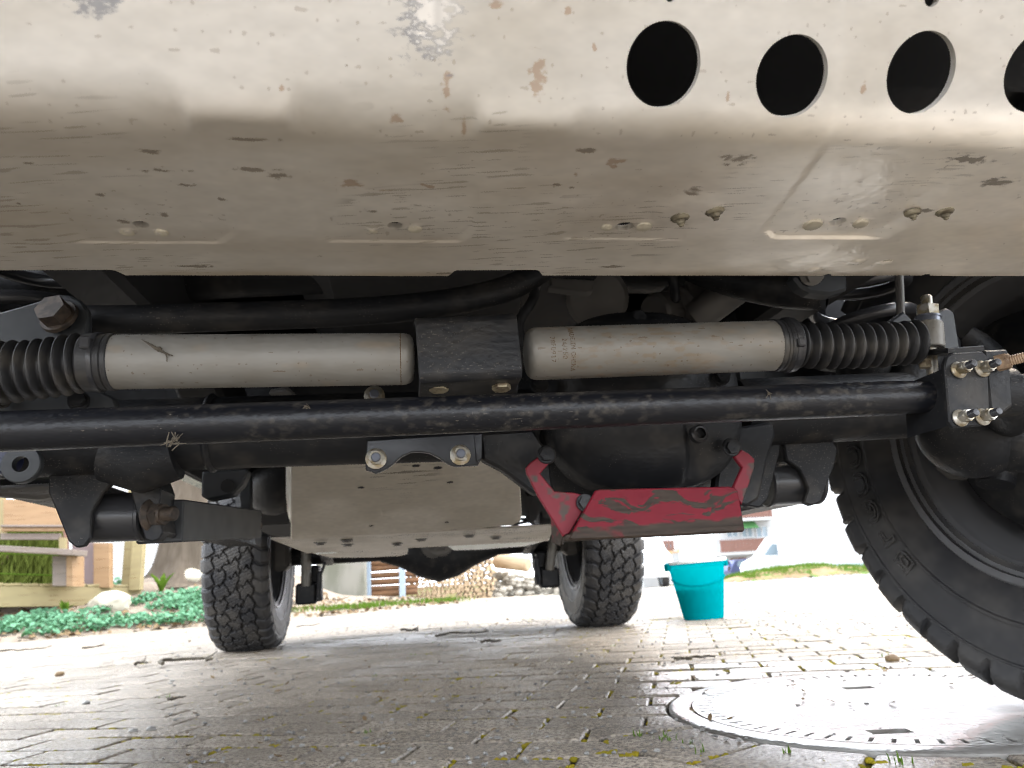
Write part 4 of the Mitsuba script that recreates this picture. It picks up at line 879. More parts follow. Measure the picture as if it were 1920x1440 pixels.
# ---- front skid plate: flat blank with holes, dimples pressed in, bent upwards
def skid():
    xs = np.arange(-0.56, 0.7601, 0.0028); ss = np.r_[np.arange(0, 0.08, 0.0009), np.arange(0.08, 0.4301, 0.0027)]; nx, ns = len(xs), len(ss)
    X, S = np.meshgrid(xs, ss); th = 0.0045
    top = np.stack([X, S, X*0], -1).reshape(-1, 3); bot = top+[0, 0, th]
    i, j = np.meshgrid(np.arange(ns-1), np.arange(nx-1), indexing='ij'); a = i*nx+j
    q = np.stack([a, a+1, a+nx+1, a+nx], -1).reshape(-1, 4); N = nx*ns
    rim = np.r_[np.arange(nx), (np.arange(1, ns)*nx+nx-1), (N-2-np.arange(nx-1)), (np.arange(ns-2, 0, -1)*nx)]
    r2 = np.roll(rim, -1)
    f = np.vstack([q[:, [0, 2, 1]], q[:, [0, 3, 2]], q[:, [0, 1, 2]]+N, q[:, [0, 2, 3]]+N, np.stack([rim, r2, r2+N], 1), np.stack([rim, r2+N, rim+N], 1)])
    M = manifold3d.Manifold(manifold3d.Mesh(np.vstack([top, bot]).astype(np.float32), f.astype(np.uint32)))
    if M.volume() < 0: M = manifold3d.Manifold(manifold3d.Mesh(np.vstack([top, bot]).astype(np.float32), f[:, ::-1].astype(np.uint32)))
    def hole(x, y, rx, ry):
        X0, S0 = plate_hit(x, y); X1, _ = plate_hit(x+rx, y); _, S1 = plate_hit(x, y-ry); _, S2 = plate_hit(x, y+ry)
        return manifold3d.Manifold.cylinder(0.03, 1, 1, 64).scale((abs(X1-X0), abs(S1-S2)/2, 1)).translate((X0, (S1+S2)/2, -0.012))
    for h in ((1245, 120, 69, 82), (1486, 142, 66, 79), (1729, 135, 63, 79), (1950, 132, 64, 80), (1749, -2, 13, 15), (1258, -8, 10, 12),
              (265, 424, 15, 6.5), (741, 426, 15, 6.5), (1171, 428, 17, 8), (1571, 420, 15, 8)):
        M -= hole(*h)
    # slots along the rear edge
    for x0, x1, d in ((-40, 262, 0.010), (818, 1036, 0.011), (1706, 1748, 0.007), (1905, 2100, 0.004), (1525, 1560, 0.004)):
        X0, X1 = plate_hit(x0, 522)[0], plate_hit(x1, 522)[0]
        g = Polygon([(X0, -0.02), (X1, -0.02), (X1-d*1.3, d), (X0+d*1.3, d)]); p = roundpoly(g.exterior.coords[:-1], 0.004); p = p if Polygon(p).exterior.is_ccw else p[::-1]
        b = poly_prism(p, 0.04); M -= manifold3d.Manifold(manifold3d.Mesh(np.asarray(b.vertices, np.float32), np.asarray(b.faces, np.uint32))).translate((0, 0, -0.015))
    mm = M.to_mesh(); v = np.array(mm.vert_properties[:, :3], float); f = np.array(mm.tri_verts)
    X, S, W = v[:, 0], v[:, 1], v[:, 2]
    sm = lambda a, b, t: (lambda u: u*u*(3-2*u))(np.clip((t-a)/(b-a), 0, 1))
    d = np.zeros_like(X)
    s_b = plate_hit(700, 235)[1]
    def border(pts):                                # a crease given where it is seen, as X over S
        h = np.array([plate_hit(x, y) for x, y in pts]); o = np.argsort(h[:, 1]); return np.interp(S, h[o, 1], h[o, 0])
    pads = (   # pressed-in pads: crisp rear edge, creased sides that run on up the plate
        (456, 0.0014, [(152, 456), (128, 440), (60, 350), (-10, 270), (-60, 200), (-60, 0)], 0.016, [(412, 456), (440, 436), (395, 340), (358, 245), (345, 100), (338, 0)], 0.0035),
        (455, 0.0013, [(622, 455), (590, 432), (572, 380), (550, 250), (532, 100), (526, 0)], 0.0035, [(862, 455), (886, 430), (892, 330), (897, 230), (903, 100), (905, 0)], 0.004),
        (450, 0.0011, [(1062, 450), (1045, 432), (1056, 330), (1068, 240), (1076, 100), (1078, 0)], 0.0035, [(1262, 450), (1292, 425), (1330, 360), (1400, 240), (1400, 100), (1400, 0)], 0.030),
        (447, 0.0027, [(1452, 447), (1432, 430), (1500, 340), (1560, 250), (1574, 100), (1578, 0)], 0.0030, [(1640, 447), (1690, 425), (1790, 330), (1850, 270), (1850, 100), (1850, 0)], 0.030))
    for yb_, depth, L_, lw, R_, rw in pads:
        s0 = plate_hit((L_[0][0]+R_[0][0])/2, yb_)[1]; t = np.clip((S-s0)/(s_b-s0), 0, 1)
        prof = depth*(1-0.62*t)*np.where(S > s_b, np.clip(1-(S-s_b)/0.05, 0.55, 1), 1)
        d += prof*sm(s0-0.0011, s0+0.0011, S)*sm(-lw/2, lw/2, X-border(L_))*sm(rw/2, -rw/2, X-border(R_))
    d += 0.0012*(meshkit.fbm(np.stack([X*7, S*9, X*0], -1), 3, 2)-0.5)*2
    for x, y, r, h in ((238, 436, 11, 0.002), (300, 438, 11, 0.002), (700, 432, 13, 0.0016), (778, 430, 12, 0.0016), (1140, 428, 12, 0.0015), (1205, 427, 15, 0.0018), (1523, 424, 16, 0.0022), (1615, 422, 14, 0.0016), (1290, 395, 60, 0.0016), (1660, 492, 12, 0.0015), (1608, 490, 14, 0.0015), (1524, 506, 16, 0.0015)):  # pressed studs beside the holes
        X0, S0 = plate_hit(x, y); rr_ = px(r, 0.5); d -= h*sm(1.25, 0.6, np.sqrt((X-X0)**2+(S-S0)**2)/rr_)
    xs_at = lambda x: plate_hit(x, 250)[0]
    strip = sum(sm(-0.004, 0.004, X-xs_at(a_))*sm(0.004, -0.004, X-xs_at(b_)) for a_, b_ in ((360, 552), (896, 1070)))
    padw = sum(sm(-0.004, 0.004, X-xs_at(a_))*sm(0.004, -0.004, X-xs_at(b_)) for a_, b_ in ((-300, 360), (552, 896)))
    yy, zz, nn = plate_point(S, 0.026-0.015*strip+0.016*padw)
    off = W+d                                      # towards the inside of the vehicle
    P_ = np.stack([X, yy, zz], -1); P_[:, 1] -= nn[:, 0]*off; P_[:, 2] -= nn[:, 1]*off
    return mesh(P_, f)
SK = skid()
if SK.volume < 0: SK.invert()
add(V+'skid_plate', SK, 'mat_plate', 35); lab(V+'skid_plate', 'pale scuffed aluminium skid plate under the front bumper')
for x, y, r in ((1275, 414, 13), (1340, 402, 13), (1711, 405, 11), (1771, 403, 12)):
    o = plate_xyz(x, y-7); rr_ = px(r, 0.5); ax = (0.10, 0.12, -1)
    n_, s_ = nutstud(o+[0, 0, -0.0002], ax, rr_*0.72, rr_*0.8, rr_*0.55, False)
    add(V+'skid_plate__bolt', cat(n_, put(lathe([(0, -0.001), (rr_*1.45, -0.001), (rr_*1.45, 0.001), (rr_*1.2, 0.0022), (0, 0.0022)], 32), o, ax), s_), 'mat_oldzinc', 40)

# ---- dark body above: bumper, bay, floor, rails
bd_ = lambda key, c, s, mat='mat_dark', b=0.01: add(V+key, box(c, s, b), mat)
def shell():
    """body outline seen from the side, wheel openings cut out, hollow below"""
    prof = [(0.05, 0.60), (0.05, 0.86), (0.28, 0.90), (0.30, 1.22), (1.75, 1.32), (2.05, 1.85), (4.25, 1.86), (4.55, 0.95), (4.55, 0.62)]
    g = Polygon(prof)
    for yc in (0.86, 3.64): g = g.difference(Polygon([(yc-0.62, 0.2), (yc-0.50, 0.90), (yc-0.36, 1.00), (yc+0.36, 1.00), (yc+0.50, 0.90), (yc+0.62, 0.2)]))
    ms = []
    for x0, x1 in ((XC-0.84, XC-0.78), (XC+0.78, XC+0.84)):
        ms.append(put(poly_prism([(y, -z) for y, z in np.array(g.exterior.coords)[:-1]], x1-x0, 0.008), (x0, 0, 0), (1, 0, 0), (0, 1, 0)))
    for m in ms:
        m.vertices[:, 2] *= 1
    return ms
sh = []
for m in shell():
    sh.append(m)
z_ok = np.mean([m.vertices[:, 2].mean() for m in sh]) > 0
if not z_ok:
    for m in sh: m.vertices[:, 2] *= -1; m.invert()
add(V+'body', cat(sh+[box((XC, 0.20, 0.76), (1.56, 0.26, 0.22), 0.03), box((XC, 1.05, 1.26), (1.56, 1.5, 0.05)), box((XC, 3.1, 1.86), (1.56, 2.3, 0.05)), box((XC, 4.5, 1.2), (1.56, 0.06, 1.2)), box((XC, 0.30, 1.03), (1.56, 0.05, 0.34))]), 'mat_blackgloss')
bd_('floor_pan', (XC, 3.05, 0.70), (1.56, 3.0, 0.06))
bd_('firewall', (XC, 1.62, 0.92), (1.56, 0.06, 0.62))
bd_('added_sky_block', (XC, 1.52, 0.63), (2.0, 0.03, 0.26))  # added panel, put in to block sky leaking through above the axle
bd_('engine', (XC-0.02, 0.98, 0.86), (0.46, 0.8, 0.5), 'mat_dark', 0.06)
bd_('radiator', (XC, 0.46, 0.90), (1.3, 0.07, 0.66))
bd_('inner_wing', (XC-0.66, 0.95, 0.98), (0.34, 1.25, 0.05)); bd_('inner_wing', (XC+0.66, 0.95, 0.98), (0.34, 1.25, 0.05))
bd_('inner_wing', (XC-0.50, 0.95, 0.86), (0.03, 1.25, 0.30)); bd_('inner_wing', (XC+0.50, 0.95, 0.86), (0.03, 1.25, 0.30))
bd_('bumper_beam', (XC, 0.36, 0.60), (1.1, 0.10, 0.12), 'mat_dark')
for sg in (-1, 1):
    add(V+'frame_rail', cat(obox((XC+sg*0.42, 0.42, 0.60), (XC+sg*0.42, 1.15, 0.62), 0.07, 0.12, bev=0.008), obox((XC+sg*0.42, 1.15, 0.62), (XC+sg*0.42, 1.45, 0.50), 0.07, 0.12, bev=0.008), obox((XC+sg*0.42, 1.45, 0.50), (XC+sg*0.42, 3.0, 0.50), 0.07, 0.12, bev=0.008), obox((XC+sg*0.42, 3.0, 0.50), (XC+sg*0.42, 3.4, 0.66), 0.07, 0.12, bev=0.008), obox((XC+sg*0.42, 3.4, 0.66), (XC+sg*0.42, 4.4, 0.62), 0.07, 0.12, bev=0.008)), 'mat_dark')
# engine cross member and bits in the dark behind the skid plate
add(V+'cross_member', sweep(spline([at(-60, 560, 1.05), at(300, 520, 1.0), at(900, 500, 0.98), at(1500, 520, 1.0)], 20), 0.035, 16), 'mat_black', True)
add(V+'oil_pan', put(rough(box((0, 0, 0), (0.26, 0.34, 0.16), 0.03), 0.004, 14, 3, 3), at(905, 430, 1.05)), 'mat_cast', 40)
add(V+'crank_pulley', rod(at(1120, 560, 0.98), at(1120, 560, 0.93), px(68, 0.9), c=0.006, n=48), 'mat_cast', 30)

# ---- steering dampers
def damper(xa, ya, xb, yb, Y, r, ra=None):
    p0, p1 = at(xa, ya, Y), at(xb, yb, Y); L = np.linalg.norm(p1-p0)
    pr = [(0, 0), (r*0.55, 0), (r*0.80, 0.0012), (r*0.93, 0.004), (r*0.985, 0.0075), (r, 0.011)]+[(r, t) for t in np.linspace(0.02, L-0.002, 12)]+[(r-0.001, L), (0, L)]
    return p0, p1, put(lathe(pr, 72), p0, p1-p0, (0, -1, 0))
YD = 0.645
rD = 0.0232
pL0, pL1, mL = damper(777, 673, 210, 679, YD, rD)
kL = V+'steering_damper'; add(kL, mL, 'mat_damper', 40); lab(kL, 'left steering damper, clean pale grey tube with a bit of straw on it')
pR0, pR1, mR = damper(985, 664, 1455, 648, YD, rD*1.045)
kR = V+'steering_damper_001'; add(kR, mR, 'mat_damper', 40); lab(kR, 'right steering damper, pale tube with stamped lettering and brown dirt')
def ring(p, ax, r0, r1, w, c=0.001):
    return put(lathe([(r0, 0), (r1-c, 0), (r1, c), (r1, w-c), (r1-c, w), (r0, w)], 72), p, ax)
axL, axR = unit(pL1-pL0), unit(pR1-pR0)
# weld seam near the closed end
for k, p, ax in ((kL, pL0, axL), (kR, pR0, axR)):
    add(k+'__seam', ring(p+ax*0.0115, ax, rD*0.9, rD*0.992+0.0004, 0.0012, 0.0004), 'mat_stamp', 40)
def wrap(txt, h, k, p0, ax, r, s, up0):
    """lettering bent round the tube: reads downwards, tops towards the far end"""
    m = meshkit.text_mesh(txt, h, 0.0003); v = np.asarray(m.vertices).copy(); Lx = v[:, 0].max()
    m2 = m.subdivide().subdivide() if len(m.faces) < 3000 else m
    v = np.asarray(m2.vertices).copy()
    th = up0+(v[:, 0]-Lx/2)/r; e1 = np.array([0, -1, 0.0]); e1 = unit(e1-ax*np.dot(e1, ax)); e2 = np.array([0, 0, 1.0]); e2 = unit(e2-ax*np.dot(e2, ax)-e1*np.dot(e2, e1))
    rad = r-0.00005+v[:, 2]
    w = p0+ax*(s+v[:, 1])[:, None]+(np.cos(th)*rad)[:, None]*e1-(np.sin(th)*rad)[:, None]*e2
    add(k+'__stamped_text', mesh(w, m2.faces), 'mat_stamp')
elev = 0.10
wrap('MADE IN CHINA', 0.0042, kR, pR0, axR, rD*1.045, 0.0375, elev)
wrap('24/250', 0.0040, kR, pR0, axR, rD*1.045, 0.0300, elev+0.02)
wrap('78F0917', 0.0040, kR, pR0, axR, rD*1.045, 0.0195, elev+0.03)
def bellows(k, p, ax, n, L, r0, r1, rin, sag, seed, squash=None):
    """ribbed rubber boot, its folds uneven, drooping by sag"""
    rr = np.random.default_rng(seed); pr, cen = [], []
    a = np.arange(64)*2*np.pi/64; vs = []; M = frame([0, 0, 0], ax, (0, -1, 0)); rows = []
    for i in range(n):
        t0 = i/n; ri = lerp(r0, r1, t0)*rr.uniform(0.96, 1.04); d = L/n
        for f_, rf in ((0.0, rin), (0.16, lerp(rin, ri, 0.38)), (0.36, lerp(rin, ri, 0.88)), (0.455, ri*0.995), (0.50, ri), (0.545, ri*0.995), (0.64, lerp(rin, ri, 0.86)), (0.84, lerp(rin, ri, 0.36))):
            rows.append(((i+f_)*d, rf, i))
    rows.append((L, rin, n))
    tl = rr.normal(0, 0.10, n+1)
    for z, r, i in rows:
        t = z/L; c = np.array([0, 0, -sag*math.sin(math.pi*t)**1.0*(1 if sag > 0 else 1)])
        tilt = tl[i]*0.5+0.12
        loc = np.stack([r*np.cos(a), r*np.sin(a), z+tilt*0.35*(r-rin)*np.cos(a*1+0.6)], -1)
        vs.append(loc @ M[:3, :3].T+p+c)
    m = len(rows); i, j = np.meshgrid(np.arange(m-1), np.arange(64), indexing='ij')
    add(k+'__boot', mesh(np.vstack(vs), np.stack([i*64+j, i*64+(j+1) % 64, (i+1)*64+(j+1) % 64, (i+1)*64+j], -1).reshape(-1, 4)), 'mat_rubber', True)
for x, y, r in ((238, 437, 12), (302, 438, 12), (700, 434, 9), (778, 431, 13), (1138, 428, 11), (1207, 427, 16), (1524, 424, 19), (1614, 422, 15), (1526, 505, 17), (1608, 491, 15), (1660, 491, 15)):
    o = plate_xyz(x, y); rr_ = px(r, o[1])*1.15
    add(V+'skid_plate__rivet', put(lathe([(0, -0.0022), (rr_*0.6, -0.0019), (rr_*0.9, -0.0012), (rr_, 0.0), (rr_, 0.0035), (0, 0.0035)], 28), o+[0, 0, 0.0012], (0.05, 0.05, 1)), 'mat_rivet', 40)
add(kR+'__collar', cat(ring(pR1-axR*0.004, axR, rD*0.9, rD*1.10, 0.005), ring(pR1+axR*0.001, axR, rD*0.9, rD*1.075, 0.004), ring(pR1+axR*0.005, axR, rD*0.9, rD*1.13, 0.013, 0.002)), 'mat_rubber', 30)
add(kR+'__cable_tie', cat(ring(pR1+axR*0.0085, axR, rD*1.08, rD*1.165, 0.004, 0.0004), put(box((0, 0, 0), (0.0075, 0.008, 0.006), 0.001), pR1+axR*0.0105+np.array([0.0, -rD*1.16, -0.006]), (0, -1, 0), axR)), 'mat_blackgloss', 30)
eR = at(1724, 641, YD-0.002)
bellows(kR, pR1+axR*0.017, unit(eR-pR1-axR*0.017), 12, np.linalg.norm(eR-pR1)-0.017, 0.0232, 0.0222, 0.0128, 0.0025, 3)
add(kL+'__collar', cat(ring(pL1-axL*0.003, axL, rD*0.9, rD*1.055, 0.005), ring(pL1+axL*0.002, axL, rD*0.9, rD*1.03, 0.007), ring(pL1+axL*0.009, axL, rD*0.9, rD*1.06, 0.013, 0.002)), 'mat_rubber', 30)
add(kL+'__cable_tie', cat(ring(pL1+axL*0.0075, axL, rD*1.0, rD*1.10, 0.004, 0.0004), put(box((0, 0, 0), (0.008, 0.010, 0.006), 0.001), pL1+axL*0.012+np.array([0.0, -rD*1.08, 0.009]), (0, -1, 0), axL)), 'mat_blackgloss', 30)
eL = at(-150, 704, YD)
bellows(kL, pL1+axL*0.022, unit(eL-pL1), 13, np.linalg.norm(eL-pL1)-0.022, 0.0252, 0.0290, 0.0165, 0.004, 5)
# straw stuck on the left tube
s0 = at(265, 636, YD-rD*0.86); sp = [at(265, 637, 0.6265), at(288, 650, 0.6222), at(300, 657, 0.6208), at(324, 667, 0.6195)]
k_ = add('straw_scrap', cat(sweep(spline(sp, 14), np.r_[np.linspace(0.0004, 0.0016, 7), np.linspace(0.0016, 0.0005, 7)], 6), sweep([at(310, 661, 0.6200), at(313, 670, 0.6195), at(313, 678, 0.6195)], [0.0008, 0.0006, 0.0004], 6), rough(put(trimesh.creation.icosphere(2, 0.0022), at(298, 655, 0.6212)), 0.0012, 400, 3)), 'mat_twig', 50)
lab(k_, 'bit of brown straw stuck to the left steering damper', 'straw')
def debris(pts, Y, r, label, seed):
    rr = np.random.default_rng(seed); ms_ = []
    for x, y in pts:
        o = at(x, y, Y)
        for k in range(5): ms_.append(sweep([o+rr.normal(0, r, 3)*[1, .3, 1], o+rr.normal(0, r*0.5, 3)*[1, .3, 1], o+rr.normal(0, r, 3)*[1, .3, 1]], [r*0.14, r*0.18, r*0.08], 5))
    k = add('straw_scrap', cat(ms_), 'mat_twig'); lab(k, label, 'straw')
debris([(326, 822), (316, 828), (330, 832)], 0.613, 0.0032, 'clump of dry plant matter hanging on the tie rod at left', 4)
debris([(578, 762)], 0.615, 0.003, 'small straw bit on the middle left of the tie rod', 5)
debris([(1443, 737)], 0.613, 0.0025, 'tiny straw bit on the right part of the tie rod', 7)

# ---- bracket that holds both dampers in the middle
bp = roundpoly([(781, 597), (783, 690), (789, 709), (800, 716), (965, 708), (977, 694), (974, 600), (966, 582), (790, 586)], 4)
YB0 = 0.615
kb = V+'damper_bracket'
TL, TR, BR, BL = at(780, 598, YB0), at(972, 588, YB0), at(977, 703, YB0), at(786, 713, YB0)
def channel():
    w = (TR+BR)/2-(TL+BL)/2; wx = np.linalg.norm(w); ax = unit(w); h = np.linalg.norm(TL-BL); rad = 0.007
    pr = []                                                    # side profile in (depth, height): a U round the tubes
    for t in np.linspace(0, 1, 7): pr.append((rad*(1-math.sin(t*math.pi/2)), 0+rad*(1-math.cos(t*math.pi/2))))
    prof = [(0.06, 0.0), (rad, 0.0)]+[(rad-rad*math.sin(t), rad-rad*math.cos(t)) for t in np.linspace(0.2, math.pi/2, 6)]+[(0.0, h-rad)]+[(rad-rad*math.cos(t), h-rad+rad*math.sin(t)) for t in np.linspace(0.2, math.pi/2, 6)]+[(0.06, h+0.016)]
    ln = LineString(prof).buffer(0.0026, cap_style='flat', join_style='mitre')
    m = poly_prism(np.array(ln.simplify(0.0002).exterior.coords)[:-1], wx, 0.0008)
    up = unit((TL-BL)-ax*np.dot(TL-BL, ax)); dep = np.cross(up, ax); dep = dep if dep[1] > 0 else -dep
    v = np.asarray(m.vertices); W = BL+v[:, [0]]*dep+v[:, [1]]*up+v[:, [2]]*ax
    m = mesh(W, m.faces)
    if m.volume < 0: m.invert()
    return m
add(kb, channel(), 'mat_black', 25); lab(kb, 'black folded bracket between the two steering dampers')
for x, y in ((822, 722), (939, 720)):
    o = at(x, y-9, 0.640); add(kb+'__bolt', hexbolt(o, (0, -0.10, -1), px(19, 0.64), px(19, 0.64), 1.15, 0.0015), 'mat_yellowzinc', 30)
add(kb+'__axle_clamp', cat(obox(at(880, 716, 0.66), at(880, 770, 0.80), 0.09, 0.02)), 'mat_black')

# ---- tie rod with its end bracket
YT = 0.63; rT = 0.0163
t0, t1 = at(-420, 825, YT), at(1782, 742.5, YT)
add(V+'tie_rod', sweep([t0, (t0*0.7+t1*0.3), (t0+t1)/2, t0*0.3+t1*0.7, t0*0.06+t1*0.94, t1], [rT, rT, rT, rT, rT, rT*0.86], 48), 'mat_rod', 60); lab(V+'tie_rod', 'long black tie rod tube crossing in front of the axle')
kt = V+'tie_rod__end_bracket'
fp = roundpoly([(1771, 684), (1776, 668), (1788, 661), (1842, 658), (1852, 668), (1857, 786), (1850, 797), (1789, 802), (1780, 790)], 5)
YF = 0.598
add(kt, cat(pxplate(fp, YF, 0.006, 0.0012), pxplate(roundpoly([(1730, 661), (1842, 658), (1845, 672), (1733, 680)], 3), YF+0.012, 0.05, 0.001) if False else plate([at(1778, 664, YF+0.004), at(1846, 660, YF+0.004), at(1838, 659, YF+0.075), at(1722, 668, YF+0.075)], 0.006, 0.001), pxplate([(1772, 690), (1781, 690), (1788, 795), (1780, 798)], YF+0.004, 0.06, 0.0008)), 'mat_black', 25)
for x, y in ((1797, 694), (1841, 692), (1800, 784), (1842, 782)):
    n_, s_ = nutstud(at(x, y, YF-0.0005), (0.02, -1, 0.05), px(13.5, 0.6), px(24, 0.6), px(22, 0.6))
    add(V+'tie_rod__nut', n_, 'mat_zinc', 35); add(V+'tie_rod__stud', s_, 'mat_studblack', 30)
add(V+'tie_rod__end_sleeve', cat(pxplate(roundpoly([(1845, 656), (1890, 654), (1894, 668), (1900, 760), (1880, 776), (1858, 770)], 5), YF+0.012, 0.03, 0.002), sweep([at(1850, 738, YT+0.005), at(1856, 738, YT+0.005), at(1898, 735, YT), at(1905, 735, YT), at(1960, 733, YT)], [0.020, 0.0235, 0.0235, 0.018, 0.016], 28)), 'mat_black', 30)
n_, s_ = nutstud(at(1868, 682, YF+0.008), (0.62, -0.78, 0.03), px(19, 0.6), px(22, 0.6), px(46, 0.6), False)
add(V+'tie_rod__rusty_nut', cat(n_, s_), 'mat_tannut', 30); lab(V+'tie_rod__rusty_nut', 'rusty nut and bolt at the far right of the tie rod')
add(V+'tie_rod__thread', thread(at(1900, 737, YT), at(1990, 734, YT)-at(1900, 737, YT), 0.0155, 0.06, 0.003), 'mat_tannut', 30)
# damper eye, stud and nut above the bracket
e0, e1 = at(1745, 654, 0.652), at(1741, 606, 0.652); up = unit(e1-e0)
add(kR+'__eye', cat(put(lathe([(0.006, 0), (px(29, .648)-0.001, 0), (px(29, .648), 0.001), (px(29, .648), np.linalg.norm(e1-e0)-0.001), (px(29, .648)-0.001, np.linalg.norm(e1-e0)), (0.006, np.linalg.norm(e1-e0))], 40), e0, up), rod(eR-axR*0.004, (e0+e1)/2-axR*0.004, 0.007)), 'mat_damper', 30)
add(kR+'__stud', rod(e0-up*0.03, e1+up*0.03, 0.0055), 'mat_zinc', 30)
add(kR+'__washer', cat(put(lathe([(0, 0), (px(26, .65), 0), (px(25, .65), 0.005), (0, 0.005)], 32), e1, up), put(lathe([(0, 0.005), (px(27, .65), 0.005), (px(27, .65), 0.0068), (0, 0.0068)], 32), e1, up)), 'mat_steelend', 30)
add(kR+'__nut', cat(put(hexprism(px(24, .65), px(24, .65), 0.0015), e1+up*0.0072, up), rod(e1+up*0.012, e1+up*0.0195, px(7, .65))), 'mat_zinc', 30)
add(V+'link_rod', sweep([at(1690, 640, 0.70), at(1688, 560, 0.70), at(1684, 480, 0.70)], px(9, 0.7), 16), 'mat_cast', True)
add(V+'damper_mount', cat(pxplate(roundpoly([(1745, 590), (1775, 576), (1790, 585), (1802, 660), (1760, 665)], 8), 0.68, 0.012, 0.002), pxplate([(1672, 600), (1695, 583), (1712, 600), (1712, 650), (1672, 650)], 0.685, 0.02, 0.002)), 'mat_framegrey', 30)
add(V+'damper_mount__bolt', hexbolt(at(1733, 676, 0.645), (0, 0, -1), px(13, .64), px(14, .64), 1.1, 0.001), 'mat_yellowzinc', 30)

# ---- track bar and its bracket at left
tb_ = [at(120, 598, 0.745), at(180, 600, 0.74), at(420, 594, 0.735), at(650, 586, 0.735), at(800, 573, 0.745), at(900, 556, 0.76), at(970, 533, 0.775), at(1030, 495, 0.79), at(1060, 470, 0.80)]
add(V+'track_bar', sweep(spline(tb_, 40), px(28, 0.74), 28), 'mat_black', True); lab(V+'track_bar', 'black bent track bar above the left steering damper')
kt2 = V+'track_bar_bracket'
ap = [(165, 600), (163, 580), (152, 563), (130, 553), (108, 552), (60, 568), (-40, 596), (-80, 640), (-80, 760), (60, 780), (220, 775), (215, 745), (180, 730), (160, 700)]
add(kt2, pxplate(roundpoly(ap, 10), 0.70, 0.012, 0.002), 'mat_framegrey', 30)
add(kt2+'__bolt', hexbolt(at(113, 596, 0.697), (-0.22, -0.9, 0.30), px(29, 0.69), px(26, 0.69), 1.22, 0.004), 'mat_rustbolt', 30)
add(kt2+'__bolt_001', hexbolt(at(148, 752, 0.695), (0.1, -0.98, 0), px(15, 0.69), px(12, 0.69), 1.25, 0.003), 'mat_black', 30)
add(kt2+'__bolt_002', hexbolt(at(4, 750, 0.695), (0.1, -0.98, 0), px(13, 0.69), px(10, 0.69), 1.25, 0.003), 'mat_black', 30)

# ---- front axle
YA = 0.85
def wpx(x, y, Y=YA): return at(x, y, Y)
aL, aR = wpx(-420, 862), wpx(1740, 757)
tubeR = sweep([wpx(1380, 775), wpx(1600, 764), wpx(1690, 760), wpx(1715, 759), wpx(1740, 758)], [0.042, 0.042, 0.042, 0.037, 0.034], 40)
tubeL = sweep([wpx(-420, 850), wpx(-100, 832), wpx(395, 812), wpx(398, 812), wpx(700, 803), wpx(1000, 795)], [0.040, 0.040, 0.040, 0.040, 0.0405, 0.041], 40)
add(V+'front_axle', cat(tubeL, tubeR), 'mat_black', 50); lab(V+'front_axle', 'black front axle tube with brackets')
fa = V+'front_axle__'
add(fa+'weld_collar', ring(wpx(392, 812), wpx(410, 811.5)-wpx(392, 812), 0.03, 0.0440, 0.008, 0.003), 'mat_black', 30)
# differential housing and cover
DC = at(1196, 742, 0.80)
def diff_cover():
    n = 120; ang = np.arange(n)*2*np.pi/n; rows = []
    sg = lambda t: np.sign(t)*np.abs(t)**0.78
    ex, ez = sg(np.cos(ang)), sg(np.sin(ang)); Rx, Rz = px(203, 0.775), px(188, 0.775)
    for t, dep in ((1.0, 0.05), (1.0, 0.008), (0.985, 0.002), (0.95, -0.006), (0.90, -0.014), (0.84, -0.022), (0.77, -0.030), (0.66, -0.036), (0.50, -0.041), (0.30, -0.044), (0.10, -0.045)):
        q = np.stack([Rx*t*ex, np.full(n, dep), Rz*t*ez], -1)
        if dep < 0:                                         # left part flatter, with a step; a bulge for the ring gear at right
            stp = np.clip((q[:, 0]-0.024)/0.010, 0, 1); stp = stp*stp*(3-2*stp)
            q[:, 1] += 0.017*stp*min(1, -dep/0.03)
        rows.append(q)
    rows = np.array(rows); m = len(rows); v = np.vstack([rows.reshape(-1, 3), rows[-1].mean(0)[None]])+DC+[0, -0.03, -0.010]
    i, j = np.meshgrid(np.arange(m-1), np.arange(n), indexing='ij'); q = np.stack([i*n+j, i*n+(j+1) % n, (i+1)*n+(j+1) % n, (i+1)*n+j], -1).reshape(-1, 4)
    jj = np.arange(n); f = np.vstack([q[:, [0, 1, 2]], q[:, [0, 2, 3]], np.stack([(m-1)*n+jj, (m-1)*n+(jj+1) % n, jj*0+m*n], 1)])
    return mesh(v, f)
add(V+'differential', cat(diff_cover(), trimesh.Trimesh(np.asarray((s_ := trimesh.creation.icosphere(4)).vertices)*[0.138, 0.11, 0.132]+DC+[0, 0.085, -0.012], s_.faces, process=False)), 'mat_black', 40); lab(V+'differential', 'black front differential with a round bolted cover')
df = V+'differential__'
for x, y in ((1011, 722), (1085, 630), (1196, 598), (1295, 620), (1352, 707), (1025, 853), (1371, 838), (1096, 945), (1300, 930)):
    add(df+'bolt', hexbolt(at(x, y, 0.752), (0, -1, 0.05), px(15, 0.75), px(12, 0.75), 1.25, 0.002), 'mat_black', 30)
add(df+'fill_plug', cat(ring(at(1305, 816, 0.733), (0.05, -1, 0), 0.0055, px(18, 0.73), 0.012, 0.002), put(hexprism(px(16, .73), 0.004), at(1305, 816, 0.733), (0.05, -1, 0))), 'mat_blackgloss', 30)
for m_ in (pxplate(roundpoly([(900, 812), (1000, 805), (1030, 850), (1040, 932), (1000, 925), (940, 880), (905, 862)], 5), 0.79, 0.02, 0.003), pxplate(roundpoly([(1385, 800), (1450, 790), (1455, 815), (1440, 860), (1424, 935), (1400, 950), (1340, 930), (1350, 850)], 6), 0.80, 0.02, 0.003)): add(df+'web', m_, 'mat_black', 30)
